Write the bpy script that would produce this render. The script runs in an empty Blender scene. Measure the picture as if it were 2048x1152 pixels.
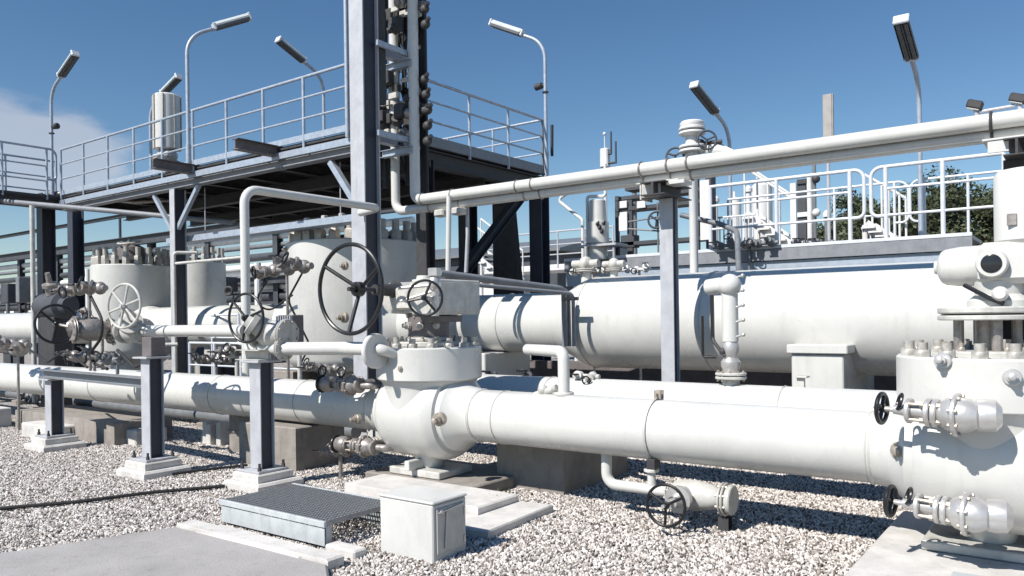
import bpy, math, random
import numpy as np
from mathutils import Vector as V, Matrix, Euler
random.seed(7)
R = math.radians
sc = bpy.context.scene
col = sc.collection

# ------------------------------------------------------------------ camera
FPX, CX, HY, EYE, ROLL, YAW = 1565.0, 1024.0, 635.0, 1.6, R(0.8), R(36.4)
cr, sr = math.cos(ROLL), math.sin(ROLL)
RT = V((math.cos(YAW), math.sin(YAW), 0)); FW = V((-math.sin(YAW), math.cos(YAW), 0)); UP = V((0, 0, 1))
cam_d = bpy.data.cameras.new("camera"); cam = bpy.data.objects.new("camera", cam_d); col.objects.link(cam)
rp = RT*cr - UP*sr; upp = RT*sr + UP*cr
cam.matrix_world = Matrix(((rp.x, upp.x, -FW.x, 0), (rp.y, upp.y, -FW.y, 0), (rp.z, upp.z, -FW.z, EYE), (0, 0, 0, 1)))
cam_d.sensor_width = 36; cam_d.lens = FPX*36/2048; cam_d.shift_y = (HY-576)/2048
cam_d.clip_start = 0.05; cam_d.clip_end = 3000
sc.camera = cam
# ------------------------------------------------------------------ sun, sky, exposure
SUN = V((-0.25, -0.95, 1.0)).normalized()
sun_d = bpy.data.lights.new("sun", 'SUN'); sun_d.energy = 5.0; sun_d.angle = R(0.53); sun_d.color = (1.0, 0.965, 0.91)
sun = bpy.data.objects.new("sun", sun_d); col.objects.link(sun)
sun.rotation_euler = SUN.to_track_quat('Z', 'Y').to_euler(); sun.location = (-10, -20, 30)
wd = bpy.data.worlds.new("World"); sc.world = wd; wd.use_nodes = True
nt = wd.node_tree; N = nt.nodes; L = nt.links; N.clear()
wo = N.new('ShaderNodeOutputWorld'); bg = N.new('ShaderNodeBackground'); bg.inputs['Strength'].default_value = 0.087
sky = N.new('ShaderNodeTexSky'); sky.sky_type = 'NISHITA'; sky.sun_disc = False
sky.sun_elevation = math.asin(SUN.z); sky.sun_rotation = math.atan2(SUN.x, SUN.y)
sky.altitude = 100; sky.air_density = 1.0; sky.dust_density = 0.0; sky.ozone_density = 1.8
# one bank of fair-weather cloud low on the left, thinning out into blue
tc = N.new('ShaderNodeTexCoord')
mp = N.new('ShaderNodeMapping'); mp.inputs['Scale'].default_value = (1, 1, 2.6)
nz = N.new('ShaderNodeTexNoise'); nz.inputs['Scale'].default_value = 5.5; nz.inputs['Detail'].default_value = 7; nz.inputs['Roughness'].default_value = 0.55
L.new(tc.outputs['Generated'], mp.inputs['Vector']); L.new(mp.outputs['Vector'], nz.inputs['Vector'])
dotn = N.new('ShaderNodeVectorMath'); dotn.operation = 'DISTANCE'
cdir = (FW + RT*(-0.66) + UP*0.222).normalized()
dotn.inputs[1].default_value = (cdir.x, cdir.y, cdir.z*2.6)
L.new(mp.outputs['Vector'], dotn.inputs[0])
mr = N.new('ShaderNodeMapRange'); mr.inputs['From Min'].default_value = 0.04; mr.inputs['From Max'].default_value = 0.21
mr.inputs['To Min'].default_value = 0.62; mr.inputs['To Max'].default_value = 0.0; mr.interpolation_type = 'SMOOTHSTEP'
L.new(dotn.outputs['Value'], mr.inputs['Value'])
ad = N.new('ShaderNodeMath'); ad.operation = 'ADD'; L.new(nz.outputs['Fac'], ad.inputs[0]); L.new(mr.outputs['Result'], ad.inputs[1])
m2 = N.new('ShaderNodeMapRange'); m2.inputs['From Min'].default_value = 0.72; m2.inputs['From Max'].default_value = 0.94; m2.interpolation_type = 'SMOOTHSTEP'
m2.inputs['To Max'].default_value = 0.55
L.new(ad.outputs[0], m2.inputs['Value'])
mx = N.new('ShaderNodeMix'); mx.data_type = 'RGBA'; mx.inputs[7].default_value = (6.3, 6.4, 7.0, 1)
hs = N.new('ShaderNodeHueSaturation'); hs.inputs['Saturation'].default_value = 1.2; L.new(sky.outputs['Color'], hs.inputs['Color'])
L.new(m2.outputs['Result'], mx.inputs[0]); L.new(hs.outputs['Color'], mx.inputs[6])
L.new(mx.outputs[2], bg.inputs['Color']); L.new(bg.outputs[0], wo.inputs['Surface'])
sc.view_settings.view_transform = 'Standard'; sc.view_settings.look = 'None'
sc.view_settings.exposure = 0.26; sc.view_settings.gamma = 1.0; sc.view_settings.use_curve_mapping = False
sc.cycles.use_denoising = True; sc.cycles.max_bounces = 4; sc.cycles.diffuse_bounces = 1

# ------------------------------------------------------------------ placing: a photo pixel and one known coordinate give a place
def P(px, py, X=None, Y=None, Z=None, d=None):
    u = (px-CX)/FPX; v = (HY-py)/FPX
    ray = RT*(u*cr + v*sr) + UP*(v*cr - u*sr) + FW
    o = V((0, 0, EYE))
    if Y is not None: return o + ray*(Y/ray.y)
    if X is not None: return o + ray*(X/ray.x)
    if Z is not None: return o + ray*((Z-EYE)/ray.z)
    return o + ray*d

# ------------------------------------------------------------------ materials
def mat(name, rgb, rough=0.5, metal=0.0, var=0.12, scale=6.0, bump=0.0, bscale=40.0, spec=0.5, streak=0.0, tint=None, rust=0.0):
    m = bpy.data.materials.new(name); m.use_nodes = True
    t = m.node_tree; n = t.nodes; l = t.links
    b = n['Principled BSDF']; b.inputs['Roughness'].default_value = rough; b.inputs['Metallic'].default_value = metal
    b.inputs['Specular IOR Level'].default_value = spec
    g = n.new('ShaderNodeNewGeometry')
    a = n.new('ShaderNodeTexNoise'); a.inputs['Scale'].default_value = scale; a.inputs['Detail'].default_value = 6; a.inputs['Roughness'].default_value = 0.62
    l.new(g.outputs['Position'], a.inputs['Vector'])
    r = n.new('ShaderNodeValToRGB'); e = r.color_ramp.elements
    lo = [c*(1-var*1.6) for c in rgb]; hi = [min(1, c*(1+var*0.6)) for c in rgb]
    if tint: lo = [c*k for c, k in zip(lo, tint)]
    e[0].position = 0.28; e[0].color = (*lo, 1); e[1].position = 0.62; e[1].color = (*hi, 1)
    l.new(a.outputs['Fac'], r.inputs['Fac'])
    out = r.outputs['Color']
    if streak > 0:      # rain streaks and grime that run down the surface
        mp = n.new('ShaderNodeMapping'); mp.inputs['Scale'].default_value = (14, 14, 1.6)
        l.new(g.outputs['Position'], mp.inputs['Vector'])
        s = n.new('ShaderNodeTexNoise'); s.inputs['Scale'].default_value = 1.0; s.inputs['Detail'].default_value = 5
        l.new(mp.outputs['Vector'], s.inputs['Vector'])
        k = n.new('ShaderNodeMapRange'); k.inputs['From Min'].default_value = 0.56; k.inputs['From Max'].default_value = 0.74; k.inputs['To Max'].default_value = streak
        l.new(s.outputs['Fac'], k.inputs['Value'])
        x = n.new('ShaderNodeMix'); x.data_type = 'RGBA'; x.inputs[7].default_value = (rgb[0]*0.45, rgb[1]*0.40, rgb[2]*0.33, 1)
        l.new(k.outputs['Result'], x.inputs[0]); l.new(out, x.inputs[6]); out = x.outputs[2]
    if rust > 0:
        f = n.new('ShaderNodeTexNoise'); f.inputs['Scale'].default_value = 17; f.inputs['Detail'].default_value = 9; f.inputs['Roughness'].default_value = 0.75
        l.new(g.outputs['Position'], f.inputs['Vector'])
        k = n.new('ShaderNodeMapRange'); k.inputs['From Min'].default_value = 0.665; k.inputs['From Max'].default_value = 0.72; k.inputs['To Max'].default_value = rust
        l.new(f.outputs['Fac'], k.inputs['Value'])
        x = n.new('ShaderNodeMix'); x.data_type = 'RGBA'; x.inputs[7].default_value = (0.20, 0.115, 0.065, 1)
        l.new(k.outputs['Result'], x.inputs[0]); l.new(out, x.inputs[6]); out = x.outputs[2]
        f2 = n.new('ShaderNodeTexVoronoi'); f2.inputs['Scale'].default_value = 2.3; l.new(g.outputs['Position'], f2.inputs['Vector'])
        sp = n.new('ShaderNodeSeparateColor'); l.new(f2.outputs['Color'], sp.inputs[0])
        k2 = n.new('ShaderNodeMapRange'); k2.inputs['From Min'].default_value = 0.80; k2.inputs['From Max'].default_value = 0.82; k2.inputs['To Max'].default_value = 0.22
        l.new(sp.outputs[0], k2.inputs['Value'])
        x2 = n.new('ShaderNodeMix'); x2.data_type = 'RGBA'; x2.inputs[7].default_value = (rgb[0]*0.82, rgb[1]*0.83, rgb[2]*0.85, 1)
        l.new(k2.outputs['Result'], x2.inputs[0]); l.new(out, x2.inputs[6]); out = x2.outputs[2]
    l.new(out, b.inputs['Base Color'])
    q = n.new('ShaderNodeMapRange'); q.inputs['To Min'].default_value = max(0.05, rough-0.1); q.inputs['To Max'].default_value = min(1, rough+0.14)
    l.new(a.outputs['Fac'], q.inputs['Value']); l.new(q.outputs['Result'], b.inputs['Roughness'])
    if bump > 0:
        c = n.new('ShaderNodeTexNoise'); c.inputs['Scale'].default_value = bscale; c.inputs['Detail'].default_value = 4
        l.new(g.outputs['Position'], c.inputs['Vector'])
        u = n.new('ShaderNodeBump'); u.inputs['Strength'].default_value = bump; u.inputs['Distance'].default_value = 0.01
        l.new(c.outputs['Fac'], u.inputs['Height']); l.new(u.outputs['Normal'], b.inputs['Normal'])
    return m
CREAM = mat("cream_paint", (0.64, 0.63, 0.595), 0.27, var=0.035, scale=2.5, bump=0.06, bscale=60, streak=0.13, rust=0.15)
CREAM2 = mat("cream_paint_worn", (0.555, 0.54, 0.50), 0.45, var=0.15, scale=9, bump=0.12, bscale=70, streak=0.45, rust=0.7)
STEEL = mat("blue_grey_steel_paint", (0.46, 0.465, 0.49), 0.45, var=0.09, scale=7, bump=0.04, streak=0.25)
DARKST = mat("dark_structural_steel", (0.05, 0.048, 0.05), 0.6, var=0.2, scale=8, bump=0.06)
NAVY = mat("dark_navy", (0.040, 0.044, 0.062), 0.5, var=0.15, scale=8)  # much darker than the flange colour
STEELD = mat("mid_grey_steel_paint", (0.24, 0.25, 0.27), 0.5, var=0.12, scale=8, streak=0.2)
STUD = mat("painted_stud_steel", (0.46, 0.435, 0.39), 0.45, metal=0.2, var=0.2, scale=25, rust=0.6)
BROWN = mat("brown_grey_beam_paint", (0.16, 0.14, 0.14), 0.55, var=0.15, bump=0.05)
RAIL = mat("galvanised_rail", (0.40, 0.45, 0.52), 0.42, metal=0.25, var=0.1, scale=14)
RAILW = mat("white_rail_paint", (0.66, 0.68, 0.72), 0.4, var=0.06, scale=14)
BLACK = mat("black_wheel_enamel", (0.014, 0.014, 0.016), 0.32, var=0.2, scale=20)
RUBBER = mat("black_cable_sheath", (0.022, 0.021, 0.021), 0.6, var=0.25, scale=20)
SILVER = mat("bright_valve_metal", (0.58, 0.56, 0.54), 0.34, metal=0.5, var=0.10, scale=7, bump=0.10, rust=0.25)
PEWTER = mat("dull_valve_metal", (0.33, 0.30, 0.28), 0.42, metal=0.45, var=0.25, scale=24, bump=0.1)
BOLT = mat("zinc_bolt", (0.42, 0.37, 0.31), 0.42, metal=0.35, var=0.2, scale=30)
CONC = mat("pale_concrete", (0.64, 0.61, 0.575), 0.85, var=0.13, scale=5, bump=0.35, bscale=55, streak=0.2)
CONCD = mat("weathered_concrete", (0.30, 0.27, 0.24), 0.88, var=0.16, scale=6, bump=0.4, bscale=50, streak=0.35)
PAVE = mat("grey_paving_concrete", (0.385, 0.365, 0.35), 0.86, var=0.13, scale=1.3, bump=0.35, bscale=90, streak=0.25)
GRATE = mat("galvanised_grating", (0.34, 0.345, 0.35), 0.5, metal=0.35, var=0.15, scale=30)
STEPM = mat("blue_grey_step_steel", (0.50, 0.525, 0.53), 0.5, var=0.1, scale=9, streak=0.3)
GLASS = mat("dark_lens_glass", (0.02, 0.022, 0.025), 0.12, var=0.1)
LOUV = mat("dark_lamp_louvre", (0.10, 0.105, 0.11), 0.4, var=0.15)
LENSW = mat("frosted_lamp_cover", (0.60, 0.64, 0.62), 0.25, var=0.06)
FARW = mat("far_white_paint", (0.72, 0.71, 0.69), 0.5, var=0.08, scale=2)
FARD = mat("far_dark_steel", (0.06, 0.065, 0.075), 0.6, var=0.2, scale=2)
BARK = mat("bark", (0.10, 0.075, 0.055), 0.9, var=0.3, scale=12, bump=0.6)
TAN = mat("tan_enclosure_paint", (0.37, 0.345, 0.32), 0.5, var=0.1)
PLATE = mat("white_plate", (0.8, 0.8, 0.78), 0.4, var=0.03)
DARKPIPE = mat("dark_grey_pipe_paint", (0.18, 0.19, 0.20), 0.45, var=0.15)

def leaf_mat(name, a, b_):
    m = bpy.data.materials.new(name); m.use_nodes = True; t = m.node_tree; n = t.nodes; l = t.links
    b = n['Principled BSDF']; b.inputs['Roughness'].default_value = 0.6
    g = n.new('ShaderNodeNewGeometry'); r = n.new('ShaderNodeValToRGB')
    r.color_ramp.elements[0].color = (*a, 1); r.color_ramp.elements[1].color = (*b_, 1)
    l.new(g.outputs['Random Per Island'], r.inputs['Fac']); l.new(r.outputs['Color'], b.inputs['Base Color'])
    return m
LEAF = leaf_mat("tree_leaves", (0.030, 0.042, 0.020), (0.085, 0.10, 0.045))
GRASS = leaf_mat("grass_blades", (0.10, 0.15, 0.05), (0.24, 0.28, 0.12))

# ------------------------------------------------------------------ mesh building
def basis(a):
    a = V(a).normalized()
    h = V((0, 0, 1)) if abs(a.z) < 0.9 else V((1, 0, 0))
    u = h.cross(a).normalized(); return a, u, a.cross(u)
def fillet(pts, br, k=6):
    pts = [V(p) for p in pts]; out = [pts[0]]
    for i in range(1, len(pts)-1):
        p, a, b = pts[i], pts[i-1]-pts[i], pts[i+1]-pts[i]
        la, lb = a.length, b.length; a.normalize(); b.normalize()
        ang = a.angle(b)
        if ang > 3.1: out.append(p); continue
        t = min(br/math.tan(ang/2), la*0.49, lb*0.49); r = t*math.tan(ang/2)
        c = p + (a+b).normalized()*(r/math.sin(ang/2))
        s, e = p+a*t-c, p+b*t-c; tot = s.angle(e); ax = s.cross(e)
        if ax.length < 1e-9: out.append(p); continue
        ax.normalize()
        for j in range(k+1): out.append(c + Matrix.Rotation(tot*j/k, 3, ax) @ s)
    out.append(pts[-1]); return out
class MB:
    def __init__(s): s.v = []; s.f = []
    def add(s, vs, fs):
        o = len(s.v); s.v += [tuple(x) for x in vs]; s.f += [[i+o for i in f] for f in fs]; return s
    def box(s, lo, hi, c=0.0, M=None):
        lo, hi = V(lo), V(hi); c = min(c, *(abs(hi[i]-lo[i])*0.45 for i in range(3)))
        if c <= 0:
            vs = [V((x, y, z)) for z in (lo.z, hi.z) for y in (lo.y, hi.y) for x in (lo.x, hi.x)]
            fs = [[0,2,3,1],[4,5,7,6],[0,1,5,4],[2,6,7,3],[0,4,6,2],[1,3,7,5]]
        else:
            vs = []; idx = {}
            for sx in (0,1):
                for sy in (0,1):
                    for sz in (0,1):
                        for ax in range(3):
                            q = [(lo.x,hi.x)[sx], (lo.y,hi.y)[sy], (lo.z,hi.z)[sz]]
                            sg = [1-2*sx, 1-2*sy, 1-2*sz]
                            for k in range(3):
                                if k != ax: q[k] += sg[k]*c
                            idx[(sx,sy,sz,ax)] = len(vs); vs.append(V(q))
            fs = []
            for ax in range(3):
                o = [k for k in range(3) if k != ax]
                for sd in (0,1):
                    f = []
                    for (a, b) in ((0,0),(1,0),(1,1),(0,1)):
                        k = [0,0,0]; k[ax] = sd; k[o[0]] = a; k[o[1]] = b; f.append(idx[(*k, ax)])
                    fs.append(f)
            for ax in range(3):       # edges that run along ax
                o = [k for k in range(3) if k != ax]
                for a in (0,1):
                    for b in (0,1):
                        k0 = [0,0,0]; k0[o[0]] = a; k0[o[1]] = b; k1 = list(k0); k1[ax] = 1
                        fs.append([idx[(*k0,o[0])], idx[(*k1,o[0])], idx[(*k1,o[1])], idx[(*k0,o[1])]])
            for sx in (0,1):
                for sy in (0,1):
                    for sz in (0,1): fs.append([idx[(sx,sy,sz,0)], idx[(sx,sy,sz,1)], idx[(sx,sy,sz,2)]])
            ctr = (lo+hi)/2
            for f in fs:
                p = [vs[i] for i in f]; n = (p[1]-p[0]).cross(p[2]-p[0]); m = sum(p, V((0,0,0)))/len(p)-ctr
                if n.dot(m) < 0: f.reverse()
        if M is not None: vs = [M @ x for x in vs]
        return s.add(vs, fs)
    def lathe(s, o, a, prof, n=24, cap=True):
        o = V(o); a, u, w = basis(a); vs = []; fs = []; k = len(prof)
        for (t, r) in prof:
            for j in range(n):
                th = 2*math.pi*j/n; vs.append(o + a*t + (u*math.cos(th)+w*math.sin(th))*max(r, 1e-5))
        for i in range(k-1):
            for j in range(n):
                j2 = (j+1) % n; fs.append([i*n+j, i*n+j2, (i+1)*n+j2, (i+1)*n+j])
        if cap:
            fs.append([j for j in range(n-1, -1, -1)]); fs.append([(k-1)*n+j for j in range(n)])
        return s.add(vs, fs)
    def cyl(s, p0, p1, r0, r1=None, n=24):
        p0, p1 = V(p0), V(p1); l = (p1-p0).length
        return s.lathe(p0, p1-p0, [(0, r0), (l, r0 if r1 is None else r1)], n)
    def disc(s, p0, p1, r, c=0.01, n=28):          # a cylinder with chamfered rims
        p0, p1 = V(p0), V(p1); l = (p1-p0).length; c = min(c, l*0.4)
        return s.lathe(p0, p1-p0, [(0, r-c), (c, r), (l-c, r), (l, r-c)], n)
    def tube(s, pts, r, br=None, n=14, k=6):
        q = fillet(pts, br, k) if br else [V(p) for p in pts]
        vs = []; fs = []; t0 = (q[1]-q[0]).normalized(); _, u, w = basis(t0)
        for i, p in enumerate(q):
            t = (q[min(i+1, len(q)-1)]-q[max(i-1, 0)]).normalized()
            rot = t0.rotation_difference(t); u = rot @ u; t0 = t
            u = (u - t*u.dot(t)).normalized(); w = t.cross(u)
            for j in range(n):
                th = 2*math.pi*j/n; vs.append(p + (u*math.cos(th)+w*math.sin(th))*r)
        for i in range(len(q)-1):
            for j in range(n): j2 = (j+1) % n; fs.append([i*n+j, i*n+j2, (i+1)*n+j2, (i+1)*n+j])
        fs.append(list(range(n-1, -1, -1))); fs.append([(len(q)-1)*n+j for j in range(n)])
        return s.add(vs, fs)
    def torus(s, c, a, Rr, r, n=40, m=10):
        c = V(c); a, u, w = basis(a); vs = []; fs = []
        for i in range(n):
            th = 2*math.pi*i/n; d = u*math.cos(th)+w*math.sin(th)
            for j in range(m):
                ph = 2*math.pi*j/m; vs.append(c + d*(Rr+r*math.cos(ph)) + a*(r*math.sin(ph)))
        for i in range(n):
            for j in range(m):
                i2, j2 = (i+1) % n, (j+1) % m; fs.append([i*m+j, i2*m+j, i2*m+j2, i*m+j2])
        return s.add(vs, fs)
    def ball(s, c, r, n=20, sq=(1,1,1)):
        c = V(c); k = max(5, n//2); vs = []; fs = []
        for i in range(k+1):
            ph = math.pi*i/k
            for j in range(n):
                th = 2*math.pi*j/n; z = math.cos(ph); q = max(1e-4, math.sin(ph))
                vs.append(c + V((q*math.cos(th)*r*sq[0], q*math.sin(th)*r*sq[1], z*r*sq[2])))
        for i in range(k):
            for j in range(n): j2 = (j+1) % n; fs.append([i*n+j, (i+1)*n+j, (i+1)*n+j2, i*n+j2])
        return s.add(vs, fs)
    def extrude(s, p0, p1, prof, side):             # 2-D outline swept from p0 to p1; side = direction of its first axis
        p0, p1 = V(p0), V(p1); a = (p1-p0).normalized(); u = V(side); u = (u-a*u.dot(a)).normalized(); w = a.cross(u)
        n = len(prof); vs = [p + u*x + w*y for p in (p0, p1) for (x, y) in prof]
        fs = [[i, (i+1) % n, n+(i+1) % n, n+i] for i in range(n)] + [list(range(n-1, -1, -1)), list(range(n, 2*n))]
        return s.add(vs, fs)
    def hbeam(s, p0, p1, b, h, side, tf=None, tw=None):  # flange width b along side, depth h across
        tf = tf or h*0.075; tw = tw or b*0.05
        pr = [(-b/2,-h/2),(b/2,-h/2),(b/2,-h/2+tf),(tw,-h/2+tf),(tw,h/2-tf),(b/2,h/2-tf),(b/2,h/2),(-b/2,h/2),(-b/2,h/2-tf),(-tw,h/2-tf),(-tw,-h/2+tf),(-b/2,-h/2+tf)]
        return s.extrude(p0, p1, pr, side)
    def angle(s, p0, p1, w, t, side):
        return s.extrude(p0, p1, [(0,0),(w,0),(w,t),(t,t),(t,w),(0,w)], side)
    def mesh(s, name, m, off=V((0,0,0)), sharp=35):
        me = bpy.data.meshes.new(name); vs = np.array(s.v, dtype=float) - np.array(off)
        me.from_pydata(vs.tolist(), [], s.f); me.materials.append(m)
        me.polygons.foreach_set('use_smooth', [True]*len(me.polygons))
        me.set_sharp_from_angle(angle=R(sharp)); me.update(); return me
class Thing:
    def __init__(s, name, label, cat, loc, group=None, kind=None):
        o = bpy.data.objects.new(name, None); o.empty_display_size = 0.1; col.objects.link(o)
        s.o = o; s.loc = V(loc); o.location = s.loc
        o['label'] = label; o['category'] = cat
        if group: o['group'] = group
        if kind: o['kind'] = kind
    def part(s, name, mb, m, parent=None, label=None, kind=None):
        ob = bpy.data.objects.new(name, mb.mesh(name, m, s.loc)); col.objects.link(ob); ob.parent = parent or s.o
        if label: ob['label'] = label
        if kind: ob['kind'] = kind
        return ob
    def inst(s, name, me, p, rot=None, parent=None, scale=None):
        ob = bpy.data.objects.new(name, me); col.objects.link(ob); ob.parent = parent or s.o; ob.location = V(p)-s.loc
        if rot: ob.rotation_euler = rot
        if scale: ob.scale = scale
        return ob
def single(name, label, cat, mb, m, loc, group=None, kind=None):
    ob = bpy.data.objects.new(name, mb.mesh(name, m, V(loc))); col.objects.link(ob); ob.location = V(loc)
    if label: ob['label'] = label
    if cat: ob['category'] = cat
    if group: ob['group'] = group
    if kind: ob['kind'] = kind
    return ob
def xf(o, a, up=V((0,0,1))):                         # frame with local x along a
    a = V(a).normalized(); up = V(up); y = up.cross(a).normalized(); z = a.cross(y)
    return Matrix(((a.x, y.x, z.x, o[0]), (a.y, y.y, z.y, o[1]), (a.z, y.z, z.z, o[2]), (0,0,0,1)))

def column_parts(t, x, y, z0, z1, b_, h_, name='column'):
    """H column with pale flanges (facing front and back) and a much darker web"""
    tf = max(0.012, h_*0.075); tw = 0.008
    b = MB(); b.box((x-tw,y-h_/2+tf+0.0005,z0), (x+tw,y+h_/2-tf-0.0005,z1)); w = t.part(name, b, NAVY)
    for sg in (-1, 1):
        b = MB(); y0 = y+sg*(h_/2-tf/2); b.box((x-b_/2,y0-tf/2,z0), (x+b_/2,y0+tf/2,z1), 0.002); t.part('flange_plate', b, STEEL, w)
    for sx in (-1, 1): b = MB(); b.box((x+sx*(tw+0.0006),y-h_/2+tf+0.001,z0), (x+sx*b_*0.30,y+h_/2-tf-0.001,z1), 0.001); t.part('web_filler', b, NAVY, w)  # dark blocks fill the recess on both sides of the web
    return w
_stud = {}
def stud_mesh(r, h, m=None):
    k = (r, h, (m or BOLT).name)
    if k not in _stud:
        b = MB(); b.cyl((0,0,0), (0,0,h), r*0.62, n=8); b.lathe((0,0,0), (0,0,1), [(0, r), (h*0.42, r), (h*0.48, r*0.9)], 6)
        _stud[k] = b.mesh('stud', m or BOLT, sharp=50)
    return _stud[k]
def studs(t, c, a, Rr, n, r, h, ph=0.0, name='stud', parent=None, m=None):
    me = stud_mesh(r, h, m); a, u, w = basis(a); q = a.to_track_quat('Z', 'Y').to_euler()
    for i in range(n):
        th = 2*math.pi*(i+ph)/n; t.inst(name, me, V(c)+(u*math.cos(th)+w*math.sin(th))*Rr, q, parent)
def flange(t, c, a, r, th, nb=8, m=None, parent=None, name='flange', gap=True, bolts=True):
    c = V(c); a = V(a).normalized(); b = MB()
    if gap: b.disc(c-a*th, c-a*0.004, r, r*0.05); b.disc(c+a*0.004, c+a*th, r, r*0.05); b.cyl(c-a*0.006, c+a*0.006, r*0.72, n=20)
    else: b.disc(c-a*th, c+a*th, r, r*0.06)
    f = t.part(name, b, m or CREAM2, parent)
    if bolts:
        b = MB(); _, u, w = basis(a)
        for i in range(nb):
            d = (u*math.cos(2*math.pi*(i+.5)/nb)+w*math.sin(2*math.pi*(i+.5)/nb))*r*0.84
            b.cyl(c+d-a*(th+r*0.13), c+d+a*(th+r*0.13), r*0.085, n=6)
        t.part('flange_bolts', b, BOLT, parent or t.o, kind='stuff')
    return f
def wheel(t, c, n, Rr, r, m=None, ns=3, ph=0.3, dish=0.0, parent=None, hub=0.12):
    c = V(c); n, u, w = basis(n); m = m or BLACK
    b = MB(); b.torus(c, n, Rr, r, 48, 10); o = t.part('handwheel', b, m, parent)
    h = MB(); h.disc(c+n*(dish-r*1.6), c+n*(dish+r*2.4), Rr*hub, r*0.4, 14); h.cyl(c+n*(dish+r*2.2), c+n*(dish+r*3.6), Rr*hub*0.5, n=6)
    sub = parent or o
    t.part('hub', h, m, sub)
    for i in range(ns):
        th = 2*math.pi*i/ns+ph; d = u*math.cos(th)+w*math.sin(th); s = MB()
        s.tube([c+n*dish+d*Rr*hub*0.8, c+n*dish*0.5+d*Rr*0.55, c+d*Rr], r*0.95, n=8); t.part('spoke', s, m, sub)
    return o

# ================================================================== THE SETTING
FARG = mat("dry_ground", (0.40, 0.37, 0.33), 0.95, var=0.2, scale=1.5, bump=0.5, bscale=20)
g = MB(); S_ = 900
g.add([(-S_,-S_,-0.012), (S_,-S_,-0.012), (S_,S_,-0.012), (-S_,S_,-0.012)], [[0,1,2,3]])
def ground_mat():
    m = bpy.data.materials.new("gravel_bed"); m.use_nodes = True; t = m.node_tree; n = t.nodes; l = t.links
    b = n['Principled BSDF']; b.inputs['Roughness'].default_value = 0.95
    ge = n.new('ShaderNodeNewGeometry')
    vo = n.new('ShaderNodeTexVoronoi'); vo.inputs['Scale'].default_value = 34; l.new(ge.outputs['Position'], vo.inputs['Vector'])
    r = n.new('ShaderNodeValToRGB'); e = r.color_ramp.elements
    e[0].color = (0.16, 0.14, 0.125, 1); e[1].color = (0.62, 0.58, 0.54, 1)
    sp = n.new('ShaderNodeSeparateColor'); l.new(vo.outputs['Color'], sp.inputs[0]); l.new(sp.outputs[0], r.inputs['Fac'])
    l.new(r.outputs['Color'], b.inputs['Base Color'])
    bu = n.new('ShaderNodeBump'); bu.inputs['Strength'].default_value = 1.0; bu.inputs['Distance'].default_value = 0.03; bu.invert = True
    l.new(vo.outputs['Distance'], bu.inputs['Height']); l.new(bu.outputs['Normal'], b.inputs['Normal'])
    return m
single('ground', None, None, g, ground_mat(), (0,0,0), kind='structure')

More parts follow.
